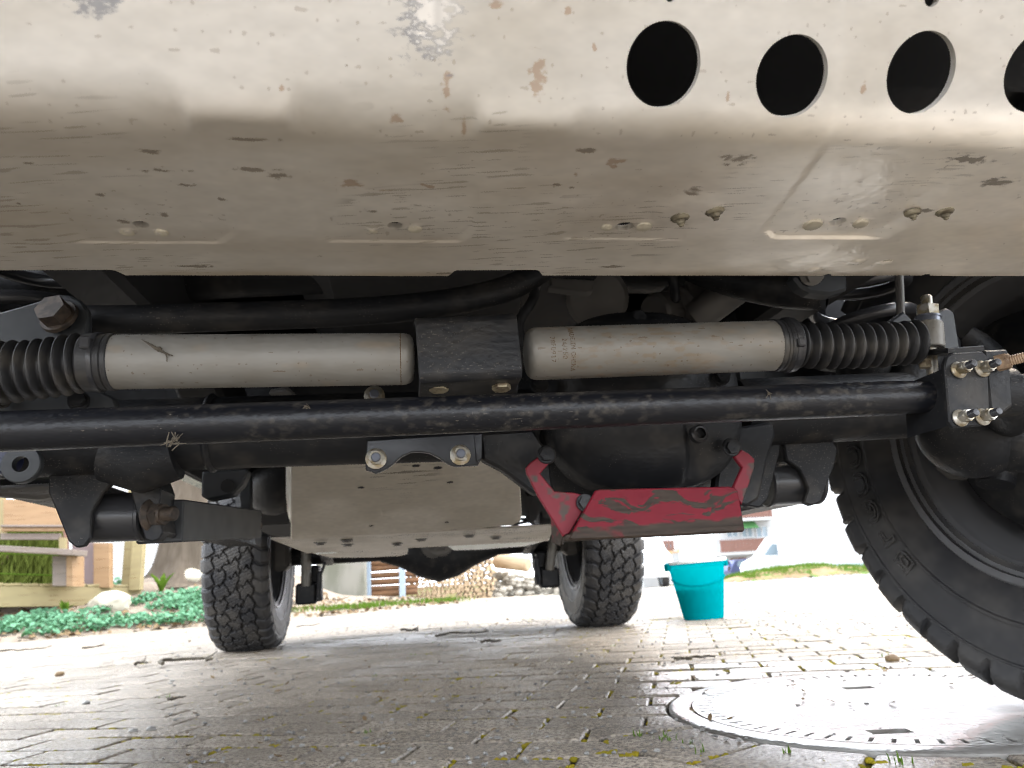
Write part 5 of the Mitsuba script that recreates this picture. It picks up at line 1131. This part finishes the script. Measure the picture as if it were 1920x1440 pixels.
add(df+'pinion_housing', sweep([DC+[0.0, 0.06, -0.01], DC+[-0.01, 0.18, 0.005], DC+[-0.02, 0.30, 0.02]], [0.075, 0.05, 0.036], 24), 'mat_black', True)
add(V+'front_drive_shaft', rod(DC+[-0.02, 0.28, 0.02], (XC-0.12, 1.7, 0.48), 0.025), 'mat_black', 30)
# bracket with an arched cut-out in front of the left tube
br = [(688, 826), (905, 812), (897, 872), (880, 873), (855, 875), (844, 872), (833, 866), (822, 858), (806, 850), (789, 847), (771, 848), (755, 855), (746, 862), (739, 869), (727, 878), (714, 884), (704, 888), (696, 884), (686, 881), (685, 872)]
kbr = V+'arched_bracket'
add(kbr, cat(pxplate(br, 0.785, 0.006, 0.001), pxplate([(690, 826), (903, 812), (903, 822), (690, 834)], 0.785, 0.05, 0.001), plate([at(888, 815, 0.783), at(905, 812, 0.783), at(904, 860, 0.783), at(893, 868, 0.783)], 0.03)), 'mat_blackgloss', 25); lab(kbr, 'glossy black bracket with an arched cut-out and two nuts')
for x, y in ((705, 860), (863, 853), (702, 742)):
    n_, s_ = nutstud(at(x, y, 0.783), (0.02, -1, 0.02), px(14.5, 0.78), px(10, 0.78), px(8, 0.78)); add(kbr+'__nut', n_, 'mat_zinc', 35); add(kbr+'__stud', s_, 'mat_steelend', 30)
# lower arm mounts
def mount(side, plates, cyl, arm, Yc):
    k = V+'control_arm' if side == 0 else V+'control_arm_001'
    add(k, cat(*[obox(a, b, w, h) for a, b, w, h in arm]), 'mat_framegrey', 25)
    for pl_, th, til in plates: add(k+'__mount_plate', plate([at(x, y, Yc+til*(x-pl_[0][0])) for x, y in roundpoly(pl_, 5)], th, 0.0015), 'mat_black', 25)
    (xa, ya, xb, yb, r) = cyl; a, b = at(xa, ya, Yc+0.035), at(xb, yb, Yc+0.035)
    add(k+'__bushing', cat(put(lathe([(0, 0), (r*0.9, 0), (r, 0.002), (r, np.linalg.norm(b-a)-0.002), (r*0.9, np.linalg.norm(b-a)), (0, np.linalg.norm(b-a))], 48), a, b-a), ring(a-unit(b-a)*0.004, b-a, 0.01, r*1.04, 0.007, 0.002), ring(b-unit(b-a)*0.003, b-a, 0.01, r*1.04, 0.007, 0.002)), 'mat_blackgloss', 30)
    return k
armL = [(at(300, 978, 0.90), at(463, 984, 1.38), 0.05, 0.048)]
k = mount(0, [([(92, 868), (232, 870), (222, 895), (192, 925), (172, 962), (170, 1008), (158, 1024), (143, 1027), (128, 1015), (108, 965), (90, 922)], 0.008, 0.0),
              ([(232, 872), (262, 878), (300, 965), (306, 998), (298, 1012), (284, 1016), (272, 1011), (254, 955)], 0.02, 0.0), ([(240, 876), (291, 886), (303, 918), (298, 960), (306, 996), (298, 1010), (268, 940)], 0.05, 0.0)],
          (152, 972, 268, 968, px(43, 0.88)), armL, 0.85)
n_, s_ = nutstud(at(283, 966, 0.855), (1, -0.45, -0.02), px(21, 0.85), px(24, 0.85), px(26, 0.85), True)
add(k+'__nut', cat(n_, s_), 'mat_rustbolt', 30)
lab(k, 'left lower control arm with its bushing and rusty nut')
armR = [(at(1475, 910, 0.92), at(1180, 985, 1.7), 0.05, 0.048)]
add(V+'control_arm_001__mount_plate', pxplate(roundpoly([(1432, 800), (1572, 800), (1566, 880), (1520, 900), (1440, 905)], 6), 0.95, 0.01, 0.002), 'mat_black', 25)  # added dark filler, closes a bright gap behind the bushing
k2 = mount(1, [([(1448, 825), (1465, 822), (1462, 850), (1440, 935), (1425, 952), (1403, 948), (1398, 930), (1420, 900), (1436, 850)], 0.012, 0.0),
               ([(1470, 828), (1555, 818), (1571, 842), (1566, 870), (1552, 905), (1540, 940), (1522, 948), (1508, 942), (1516, 915), (1500, 880), (1475, 862)], 0.010, 0.0)],
           (1438, 908, 1526, 903, px(44, 0.88)), armR, 0.85)
lab(k2, 'right lower control arm mount with its black bushing')
# sundry axle seats at left
add(fa+'spring_seat', cat(sweep([wpx(205, 850, 0.83), wpx(270, 865, 0.83), wpx(330, 850, 0.83)], [0.030, 0.034, 0.028], 24), box(wpx(150, 860, 0.88), (0.16, 0.10, 0.03), 0.004)), 'mat_black', 40)
add(fa+'lug', put(lathe([(0.0078, 0), (0.0175, 0), (0.0185, 0.0015), (0.0185, 0.008), (0.0175, 0.0095), (0.0078, 0.0095), (0.0078, 0)], 40), at(38, 870, 0.78), (0, 1, 0)), 'mat_framegrey', 30)
add(fa+'lug_001', put(lathe([(0, 0), (0.013, 0), (0.0145, 0.004), (0.0145, 0.02), (0, 0.02)], 40), at(-4, 860, 0.79), (0, 1, 0)), P((0.012, 0.016, 0.05), 0.4), 30)
add(V+'lower_shroud', pxplate(roundpoly([(-60, 912), (95, 905), (130, 925), (70, 936), (-60, 925)], 4), 0.93, 0.03, 0.004), 'mat_cast', 30)
# grey bracket with a hole behind, steel loop, arm end bolt
hp_ = Polygon([(378, 884), (468, 878), (455, 908), (436, 928), (390, 938), (377, 930)])
for m_ in (pxplate(roundpoly(list(hp_.exterior.coords)[:-1], 5), 1.18, 0.03, 0.003), pxplate(roundpoly([(446, 900), (470, 885), (470, 1010), (455, 1012)], 3), 1.33, 0.02, 0.002)): add(V+'frame_bracket', m_, 'mat_framegrey', 30)
add(V+'frame_bracket__hole', put(lathe([(0, 0), (0.010, 0), (0.010, 0.002), (0, 0.002)], 24), at(427, 911, 1.176), (0, -1, -0.15)), 'mat_dark')  # flat dark disc, paints the shade inside the hole
add(V+'control_arm__bolt', hexbolt(at(470, 985, 1.37), (1, -0.4, 0), 0.013, 0.012, 1.3, 0.003), 'mat_rustbolt', 30)
add(V+'exhaust_pipe', sweep(spline([at(530, 925, 1.9), at(523, 915, 1.6), at(535, 895, 1.42), at(590, 850, 1.40)], 16), 0.05, 20), 'mat_black', True)

# ---- red guard under the differential
kg = V+'differential_guard'; YG = 0.715
armLp = [(1009, 857), (994, 868), (986, 877), (988, 889), (1010, 932), (1056, 1006), (1068, 1000), (1108, 932), (1078, 924), (1040, 921), (1013, 888), (1030, 868)]
armRp = [(1377, 856), (1391, 843), (1404, 850), (1415, 860), (1415, 876), (1403, 912), (1391, 946), (1378, 930), (1376, 912), (1392, 876)]
facep = [(1116, 920), (1124, 917), (1368, 912), (1380, 915), (1384, 921), (1396, 990), (1395, 996), (1250, 1004), (1075, 1012), (1066, 1010)]
add(kg, cat(pxplate(facep, YG-0.012, 0.006, 0.0012, tilt=0.00006, y0=1005)), 'mat_red', 25); lab(kg, 'red differential guard worn to brown metal along its edges')
add(kg+'__arm', pxplate(armLp, YG+0.004, 0.006, 0.001), 'mat_redarm', 25); add(kg+'__arm', pxplate(armRp, YG+0.004, 0.006, 0.001), 'mat_redarm', 25)
a0, a1, a2, a3 = at(1064, 1011, YG-0.011), at(1396, 997, YG-0.011), at(1394, 994, YG+0.10), at(1034, 1020, YG+0.12)
rl = spline([at(1066, 1009, YG-0.006), at(1250, 1003, YG-0.006), at(1396, 995, YG-0.006)], 8)
add(kg+'__bottom', cat(plate([a0, a1, a2, a3], 0.006, 0.001), plate([at(1033, 968, YG+0.03), at(1055, 1005, YG+0.004), at(1052, 1024, YG+0.06), at(1034, 1018, YG+0.10)], 0.005)), 'mat_red', 25)
for x, y in ((1024, 853), (1371, 840), (1097, 943)):
    add(kg+'__bolt', hexbolt(at(x, y, YG+0.004 if x != 1097 else YG+0.002), (0, -1, 0.02), px(14, 0.72), px(10, 0.72), 1.25, 0.0018), 'mat_black', 30)

# ---- steering knuckle, dust shield, wheels
def tyre_geometry(N=1040):
    """tread blocks cut as relief into one rubber carcass; axis along x, inner side towards -x"""
    K = 0.86; tw, hw = 0.128, 0.150
    v_t = np.linspace(-tw, tw, 66)
    def crown(v): return WR-0.012*(np.abs(v)/tw)**2.6
    side = [(0.139, WR-0.024, 1.0), (0.1445, WR-0.034, 1.0), (0.1475, WR-0.046, 0.85), (0.1495, WR-0.058, 0.0), (0.1500, WR-0.063, 0), (0.1525, WR-0.0645, 0), (0.1525, WR-0.067, 0), (0.1505, WR-0.0685, 0), (0.151, WR-0.078, 0), (0.1505, WR-0.10, 0), (0.1485, WR-0.120, 0), (0.1500, WR-0.1225, 0), (0.1490, WR-0.127, 0), (0.1460, WR-0.129, 0), (0.142, WR-0.15, 0), (0.134, WR-0.172, 0), (0.126, WR-0.185, 0), (0.121, WR-0.192, 0), (0.119, WR-0.206, 0)]
    xs = np.r_[[-s[0] for s in side[::-1]], v_t, [s[0] for s in side]]
    rs = np.r_[[s[1] for s in side[::-1]], crown(v_t), [s[1] for s in side]]
    hs = np.r_[[s[2] for s in side[::-1]], np.ones(len(v_t)), [s[2] for s in side]]
    rr = np.random.default_rng(3); nb = 42; C_ = 2*np.pi*WR; p = C_/nb; cells = []
    for i in range(nb):
        for j, (vv, jit) in enumerate(((-0.060, 1), (0.0, 1), (0.060, 1))):
            cells.append(((i+0.5*(j % 2)+0.25)*p+rr.normal(0, 0.006), vv+rr.normal(0, 0.006)))
    cells = np.array(cells)
    from scipy.spatial import cKDTree
    tree = cKDTree(np.vstack([cells+[k*C_, 0] for k in (-1, 0, 1)]))
    A, X = np.meshgrid(np.arange(N)/N*C_, xs, indexing='xy')          # (len xs, N)
    H = np.repeat(hs[:, None], N, 1)
    aw = A+0.010*np.sin(X*2*np.pi/0.052)+0.005*np.sin(X*2*np.pi/0.021+A*2*np.pi/p)
    xw = X+0.005*np.sin(A*2*np.pi/(p/1.0))+0.003*np.sin(A*2*np.pi/(p/2)+1)
    d, _ = tree.query(np.stack([aw.ravel(), xw.ravel()], -1), k=2); dd = (d[:, 1]-d[:, 0]).reshape(A.shape)
    sm = lambda a, b, t: (lambda u: u*u*(3-2*u))(np.clip((t-a)/(b-a), 0, 1))
    mid = sm(0.0045, 0.0095, dd)
    # shoulder blocks, alternately long and short, with a lateral notch
    ph = ((A+np.where(X > 0, 0.5*p, 0)+0.010*np.sin(np.abs(X)*60))/p) % 1.0; k2 = np.floor((A+np.where(X > 0, 0.5*p, 0))/p) % 2
    gap = np.minimum(ph, 1-ph)*p
    sh_ = sm(0.0035, 0.0085, gap)
    ax_ = np.abs(X); groove = sm(0.002, 0.006, np.abs(ax_-0.088-0.006*np.sin(A*2*np.pi/p)))
    h = np.where(ax_ > 0.088, sh_, mid)*groove
    long_ = np.where(k2 > 0.5, 1.0, 0.75)
    edge = np.where(ax_ > 0.135, h*long_, h)
    sip = 1-0.25*sm(0.0012, 0.0004, np.abs(((A*1.0+0.4*X) % 0.0135)-0.0067))*(ax_ < 0.088)
    depth = 0.0135*H*edge*sip
    Rr = rs[:, None]-0.0135*hs[:, None]+depth
    Xo = X+np.sign(X)*0.009*(H*edge)*(ax_ > 0.135)
    # raised ribs on the side wall
    a = A/WR; v = np.stack([Xo*K, Rr*np.cos(a), Rr*np.sin(a)], -1).reshape(-1, 3)
    m = len(xs); i, j = np.meshgrid(np.arange(m-1), np.arange(N), indexing='ij')
    q = np.stack([i*N+j, (i+1)*N+j, (i+1)*N+(j+1) % N, i*N+(j+1) % N], -1).reshape(-1, 4)
    return mesh(v, q)
TY = tyre_geometry()
def xl(prof, n=96):
    """lathe round the x axis from (x, radius) pairs"""
    m = lathe([(r, x*0.86) for x, r in prof], n); v = np.asarray(m.vertices); return mesh(np.stack([v[:, 2], v[:, 0], v[:, 1]], -1), m.faces)
RB_ = WR-0.192
rimp = [(-0.131, RB_+0.002), (-0.134, RB_+0.012), (-0.130, RB_+0.016), (-0.124, RB_+0.012), (-0.121, RB_-0.004), (-0.118, RB_-0.008), (-0.108, RB_-0.010), (-0.102, RB_-0.016), (-0.085, RB_-0.020), (-0.060, RB_-0.036), (-0.045, RB_-0.040), (0.02, RB_-0.040), (0.06, RB_-0.034), (0.10, RB_-0.012), (0.119, RB_-0.004), (0.124, RB_+0.012), (0.130, RB_+0.014)]
RIM = xl(rimp)
DISC = cat(xl([(0.075, RB_-0.030), (0.055, RB_-0.060), (0.050, 0.10), (0.065, 0.085), (0.070, 0.0)], 64))
spk = []
for k in range(6):
    a = k*math.pi/3; d = np.array([0, math.cos(a), math.sin(a)]); spk.append(obox(d*0.07+[0.065, 0, 0], d*(RB_-0.03)+[0.073, 0, 0], 0.07, 0.03, (1, 0, 0), 0.008))
def wheel(key, M, front=False, first=False):
    for nm, m, mt, sm_ in (('tyre', TY, 'mat_tyre', 38), ('rim', RIM, 'mat_rim', 30), ('disc', cat(DISC, spk), 'mat_rim', 30)):
        src = wheel.src.get(nm)
        if src is None: scene[f'{key}__{nm}'] = mikit.ply(m, mt, smooth=sm_, to_world=T(M)); wheel.src[nm] = scene[f'{key}__{nm}']
        else: scene[f'{key}__{nm}'] = {**src, 'to_world': T(M)}
        if nm != 'tyre' and 'rear' in key: scene[f'{key}__{nm}']['bsdf'] = {'type': 'ref', 'id': 'mat_rimdark'}
wheel.src = {}
def pose(c, flip=False, steer=0.0, spin=0.0):
    a = math.radians(steer)+(math.pi if flip else 0); M = np.eye(4)
    Rz = np.array([[math.cos(a), -math.sin(a), 0], [math.sin(a), math.cos(a), 0], [0, 0, 1]]); b = spin
    Rx = np.array([[1, 0, 0], [0, math.cos(b), -math.sin(b)], [0, math.sin(b), math.cos(b)]]); M[:3, :3] = Rz @ Rx; M[:3, 3] = c; return M
FW = np.array([1.020, 0.993, 0.422])
wheel(V+'front_wheel', pose(FW, False, 11.0)); lab(V+'front_wheel', 'front wheel at the right edge, close to the camera')
wheel(V+'front_wheel_001', pose([XC-0.93, 0.997, 0.422], True, 11.0, 0.4))
wheel(V+'rear_wheel', pose([XC-0.80, 3.64, 0.422], True, 0, 0.9)); lab(V+'rear_wheel', 'left rear wheel with chunky tread')
wheel(V+'rear_wheel_001', pose([XC+0.80, 3.64, 0.422], False, 0, 0.2)); lab(V+'rear_wheel_001', 'right rear wheel with chunky tread')
# raised letters on the inner side wall of the near front tyre, reading upwards
MF = pose(FW, False, 11.0)
def sidewall_letters(txt, a0, da, r, h):
    for k, ch in enumerate(txt):
        if ch == ' ': continue
        g0 = meshkit.text_mesh(ch, h, 0.002, True); tv = np.asarray(g0.vertices); low = np.all(tv[g0.faces][:, :, 2] < 1e-6, 1)
        shp = unary_union([Polygon(t[:, :2]).buffer(1e-5) for t in tv[g0.faces[low]]])
        rimp_ = shp.boundary.buffer(0.0016); gs = getattr(rimp_, 'geoms', [rimp_])
        g = cat([trimesh.creation.extrude_polygon(q_, 0.0016, engine='earcut') for q_ in gs]); v = np.asarray(g.vertices)-[(g.bounds[0][0]+g.bounds[1][0])/2, h/2, 0.0008]
        v[:, 0] *= 1.1
        a = a0+da*k                                           # angle in the wheel plane, from +y towards +z
        rad = np.array([0, math.cos(a), math.sin(a)]); slope = 0.10
        outw = unit(np.array([-1, 0, 0])+rad*slope); upv = unit(rad-outw*np.dot(rad, outw)); right = np.cross(upv, outw)
        pos = rad*r+np.array([-0.1297, 0, 0])
        w = pos+v[:, [0]]*right+v[:, [1]]*upv+v[:, [2]]*outw
        w = (MF[:3, :3] @ w.T).T+MF[:3, 3]
        add(V+'front_wheel__letter', mesh(w, g.faces), 'mat_tyre')
sidewall_letters('BFGOODRICH', math.radians(-38), math.radians(9.3), WR-0.100, 0.040)
# hub side: brake disc, shield, knuckle
hub = FW+np.array([-0.02, 0, 0])
def hx(m): return put(m, hub, (1, 0, 0))
def shell_(x, y, Y, rx, ry, ty):
    s3 = trimesh.creation.icosphere(4); vv = np.asarray(s3.vertices)
    return trimesh.Trimesh(vv*[px(rx, Y), ty, px(ry, Y)]+at(x, y, Y), s3.faces, process=False)
kk = V+'steering_knuckle'
add(kk, cat(rough(trimesh.Trimesh(np.asarray((s2 := trimesh.creation.icosphere(4)).vertices)*[0.05, 0.065, 0.085]+hub+[-0.13, -0.01, 0.0], s2.faces, process=False), 0.006, 12, 2), sweep(spline([hub+[-0.17, -0.03, -0.10], hub+[-0.15, -0.03, -0.04], hub+[-0.14, -0.04, 0.06], hub+[-0.17, -0.03, 0.12]], 14), [0.024, 0.026, 0.028, 0.03, 0.03, 0.03, 0.03, 0.03, 0.03, 0.03, 0.028, 0.026, 0.024, 0.022], 20), sweep([hub+[-0.14, -0.03, -0.02], at(1900, 760, 0.70), at(1870, 740, 0.655)], [0.03, 0.022, 0.018], 20)), 'mat_black', 50)
add(kk+'__dust_shield', hx(lathe([(0.05, -0.10), (0.10, -0.095), (0.145, -0.082), (0.162, -0.070), (0.168, -0.052), (0.165, -0.05), (0.158, -0.066), (0.14, -0.078), (0.05, -0.094)], 72)), 'mat_black', 40)
add(kk+'__brake_disc', hx(lathe([(0.08, -0.048), (0.158, -0.048), (0.160, -0.046), (0.160, -0.024), (0.158, -0.022), (0.08, -0.022)], 72)), 'mat_cast', 30)
add(kk+'__caliper', put(rough(box((0, 0, 0), (0.10, 0.09, 0.20), 0.02), 0.006, 18, 7, 3), hub+[-0.06, 0.135, 0.03]), 'mat_cast', 50)
add(kk+'__axle_yoke', cat(shell_(1818, 798, 0.86, 112, 112, 0.06), shell_(1912, 806, 0.84, 118, 92, 0.05), sweep(spline([at(1690, 760, 0.85), at(1720, 690, 0.85), at(1770, 640, 0.85)], 10), 0.026, 18)), 'mat_black', True)
add(V+'axle_shaft', rod(at(1700, 768, 0.85), FW+[-0.1, 0, 0], 0.022), 'mat_black', 30)

# ---- coil springs
def coil(key, c, r, wire, z0, z1, turns, ph=0.0):
    t = np.linspace(0, 1, int(turns*36)); a = t*turns*2*np.pi+ph
    add(key, sweep(np.stack([c[0]+r*np.cos(a), c[1]+r*np.sin(a), z0+(z1-z0)*t], -1), wire, 12), 'mat_blackgloss', True)
cR = at(1610, 560, 0.90); cL = at(40, 560, 0.92)
coil(V+'coil_spring', cR, 0.062, 0.0085, cR[2]-0.07, cR[2]+0.26, 7.0, 0.6); coil(V+'coil_spring_001', cL, 0.062, 0.0085, cL[2]-0.05, cL[2]+0.26, 6.5, 1.2)
add(V+'coil_spring__seat', cat(rod(cR-[0, 0, 0.085], cR-[0, 0, 0.07], 0.075), rod(cR-[0, 0, 0.14], cR-[0, 0, 0.085], 0.045)), 'mat_black', 30)
add(V+'coil_spring_001__seat', cat(rod(cL-[0, 0, 0.065], cL-[0, 0, 0.05], 0.075), rod(cL-[0, 0, 0.12], cL-[0, 0, 0.065], 0.045)), 'mat_black', 30)
# pieces above the right damper
ku = V+'upper_arm'
add(ku, sweep(spline([at(1300, 500, 0.86), at(1380, 525, 0.82), at(1470, 540, 0.78), at(1545, 540, 0.75)], 14), np.linspace(0.020, 0.026, 14), 20), 'mat_black', True)
add(ku+'__mount', cat(pxplate(roundpoly([(1488, 520), (1502, 538), (1520, 548), (1560, 552), (1590, 543), (1588, 500), (1500, 490)], 5), 0.72, 0.02, 0.003)), 'mat_framegrey', 30)
add(ku+'__bolt', hexbolt(at(1522, 512, 0.712), (-0.1, -0.75, -0.5), px(20, .71), px(16, .71), 1.4, 0.003), 'mat_cast', 30)
add(V+'steering_shaft', cat(rod(at(1300, 600, 0.9), at(1400, 525, 0.86), 0.022), pxplate(roundpoly([(1290, 520), (1370, 510), (1350, 560), (1325, 602), (1300, 602)], 4), 0.90, 0.02, 0.003)), 'mat_cast', 30)
add(V+'steering_box', cat(pxplate(roundpoly([(1408, 545), (1445, 540), (1470, 605), (1440, 640), (1345, 640), (1350, 600)], 5), 0.98, 0.05, 0.006), pxplate([(1380, 690), (1440, 690), (1440, 740), (1390, 740)], 0.98, 0.05, 0.004)), 'mat_framegrey', 30)
add(V+'pump', cat(rod(at(1225, 590, 0.92), at(1300, 585, 0.95), 0.030, c=0.004), rod(at(1262, 590, 0.925), at(1275, 588, 0.93), 0.040, c=0.004)), 'mat_cast', 30)
add(V+'cable', sweep(spline([at(985, 520, 0.82), at(1000, 560, 0.81), at(975, 600, 0.80), at(985, 650, 0.80)], 16), 0.006, 10), 'mat_dark', True)
add(V+'hose', sweep(spline([at(1260, 500, 0.85), at(1263, 530, 0.85), at(1268, 560, 0.88)], 10), 0.006, 10), 'mat_black', True)
add(V+'small_bracket', cat(pxplate([(985, 530), (1022, 520), (1005, 560), (985, 592), (975, 588), (978, 560)], 0.84, 0.012, 0.002), pxplate([(1034, 520), (1120, 525), (1112, 545), (1098, 547), (1030, 538)], 0.86, 0.02, 0.002)), 'mat_cast', 30)
add(V+'stay', obox(at(280, 530, 0.95), at(312, 590, 0.92), 0.006, 0.006), 'mat_framegrey')
add(V+'panel', pxplate([(225, 525), (285, 525), (310, 575), (215, 580)], 1.0, 0.02, 0.002), 'mat_dark')
add(V+'support_strut', obox(at(545, 752, 0.98), at(520, 730, 0.96), 0.03, 0.008), 'mat_cast')

# ---- belly plates
def quad(pp, th=0.005): return plate([at(*q) for q in pp], th, 0.0012)
Y1, Y2 = 1.12, 1.56
kp = V+'transmission_plate'
tp = [(548, 874), (905, 858), (950, 872), (974, 892), (978, 960), (976, 978), (962, 987), (900, 992), (700, 1003), (545, 1010)]
A3 = np.array([at(x, y, lerp(Y1, Y2, (y-(866+(700-x)*0.03))/(1001-866))) for x, y in tp])
pc = A3.mean(0); _, _, vt = np.linalg.svd(A3-pc); nn = vt[2]; A3 = A3-np.outer((A3-pc) @ nn, nn)
fl = [A3[0], A3[-1]+(A3[0]-A3[-1])*0.28]
upv = np.array([-0.35, 0.1, 1.0])
add(kp, cat(plate(A3, 0.005, 0.0012), plate([fl[0]-[0.001, 0, 0], fl[1]-[0.001, 0, 0], fl[1]+upv*0.03, fl[0]+upv*0.03], 0.004, 0.001)), 'mat_belly', 25); lab(kp, 'pale scratched plate under the gearbox behind the front axle')
nb_ = unit(nn if nn[1] < 0 else -nn)
def onplate(x, y):
    d = ray(x, y); t = ((pc-CC) @ nn)/(d @ nn); return CC+d*t
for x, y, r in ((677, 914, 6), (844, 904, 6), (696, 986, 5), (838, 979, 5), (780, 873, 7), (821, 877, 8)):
    add(kp+'__shade_disc', put(lathe([(0, 0.0006), (px(r, 1.3)*0.8, 0.0006), (px(r, 1.3), 0.0002)], 20), onplate(x, y), nb_), 'mat_dark')  # flat dark discs laid on the plate as painted shade of small openings
zB = at(700, 1003, Y2)[2]-0.004
def onz(x, y, z): return atz(x, y, z)
Bf = [(505, 1012), (1040, 985)]
p0, p1 = onz(505, 1010, zB), onz(1036, 986, zB)
zb2 = zB
kq = V+'belly_plate'
def hplate(pp, Y0=None): return plate([at(x, y, Y) for x, y, Y in pp], 0.005, 0.0012)
add(kq, hplate([(508, 1014, 1.60), (700, 1004, 1.60), (965, 988, 1.60), (1040, 984, 1.60), (1028, 1016, 2.05), (760, 1028, 2.05), (575, 1036, 2.05)]), 'mat_belly', 25); lab(kq, 'wide pale plate under the middle of the vehicle')
kq2 = kq+'_001'
add(kq2, hplate([(560, 1030, 2.02), (766, 1024, 2.02), (764, 1037, 2.5), (750, 1043, 2.6), (690, 1046, 2.6), (620, 1046, 2.5)]), 'mat_belly', 25)
add(kq+'_002', hplate([(838, 1024, 2.04), (1030, 1012, 2.04), (985, 1024, 2.6), (905, 1031, 2.7), (850, 1031, 2.6)]), 'mat_bucketrim', 25); lab(kq+'_002', 'smooth whiter shield right of the drive shaft')
for x, y, Y in ((600, 1017, 1.68), (650, 1012, 1.68), (745, 1019, 1.85), (790, 1010, 1.7), (880, 1003, 1.66), (930, 1007, 1.8), (652, 1020, 1.75)):
    o = at(x, y, Y); add(kq+'__bolt', hexbolt(o, (0, 0, -1), 0.009, 0.004, 1.5, 0.0015), 'mat_cast', 30)
add(kq2+'__access_hole', put(lathe([(0, 0), (0.03, 0), (0.03, 0.002), (0, 0.002)], 24), at(612, 1036, 2.2), (0, 0, -1)), 'mat_bucketrim')
add(V+'gearbox', cat(box((XC-0.10, 1.75, 0.52), (0.36, 1.1, 0.22), 0.03)), 'mat_dark')
add(V+'fuel_tank', box((XC-0.30, 2.5, 0.50), (0.5, 0.9, 0.18), 0.03), 'mat_dark')
for m_ in (obox((XC+0.72, 1.35, 0.44), (XC+0.72, 3.1, 0.44), 0.10, 0.04), obox((XC-0.74, 1.35, 0.44), (XC-0.74, 3.1, 0.44), 0.10, 0.04)): add(V+'side_step', m_, 'mat_black')

# ---- rear axle
YRr = 3.64
raL, raR = np.array([XC-0.66, YRr, 0.395]), np.array([XC+0.66, YRr, 0.395])
dx = at(822, 1040, YRr)[0]; dz = 0.400
add(V+'rear_axle', cat(rod(raL, raR, 0.042), sweep([[dx-0.27, YRr, 0.394], [dx-0.18, YRr, 0.390], [dx-0.09, YRr, 0.388], [dx, YRr, 0.388], [dx+0.09, YRr, 0.388], [dx+0.18, YRr, 0.390], [dx+0.28, YRr, 0.394]], [0.044, 0.070, 0.118, 0.145, 0.122, 0.075, 0.044], 40)), 'mat_black', 50); lab(V+'rear_axle', 'black rear axle with its bulging differential')
add(V+'rear_axle__pinion', cat(put(lathe([(0, 0), (0.062, 0), (0.068, 0.004), (0.068, 0.02), (0.05, 0.03), (0.05, 0.12), (0.09, 0.16)], 40), (dx-0.005, YRr-0.27, 0.425), (0, 1, -0.05)), obox((dx-0.005, YRr-0.31, 0.43), (dx-0.005, YRr-0.20, 0.42), 0.05, 0.10)), 'mat_cast', 40)
add(V+'rear_drive_shaft', rod((dx-0.01, YRr-0.28, 0.425), (dx-0.03, 1.9, 0.50), 0.042), 'mat_cast', 30)
for sg, (xa, ya, xb, yb) in ((-1, (574, 1030, 574, 1100)), (1, (1037, 1015, 1030, 1070))):
    k = V+('rear_shock' if sg < 0 else 'rear_shock_001'); a, b = at(xa, ya, YRr-0.18), at(xb, yb, YRr-0.18); d = unit(a-b)
    add(k, rod(b, b+d*0.30, 0.022), 'mat_damper', 30)
    add(k+'__bracket', cat(box(b+[0, 0.03, -0.03], (0.09, 0.08, 0.09), 0.01), box(b+[-0.02*sg, 0.10, 0.05], (0.06, 0.16, 0.08), 0.01)), 'mat_black')
    add(k+'__flap', rough(box(b+[0.058*(1 if sg < 0 else -1), 0.0, 0.0], (0.02, 0.06, 0.12), 0.004), 0.01, 30, 3, 2), 'mat_black', 40)
    add(k+'__hose', sweep(spline([b+[0.05*(1 if sg < 0 else -1), 0, 0.02], b+[0.08*(1 if sg < 0 else -1), 0, 0.10], b+[0.10*(1 if sg < 0 else -1), 0.02, 0.20]], 10), 0.006, 8), 'mat_dark', True)
for sg in (-1, 1):
    coil(V+'coil_spring', (XC+sg*0.46, YRr-0.02), 0.06, 0.008, 0.46, 0.70, 5)
    add(V+'brake_caliper', box((XC+sg*0.66, YRr-0.10, 0.42), (0.08, 0.10, 0.18), 0.02), 'mat_cast')
    add(V+'rear_arm', obox((XC+sg*0.40, 2.7, 0.44), (XC+sg*0.46, YRr-0.06, 0.37), 0.05, 0.05, bev=0.006), 'mat_black')
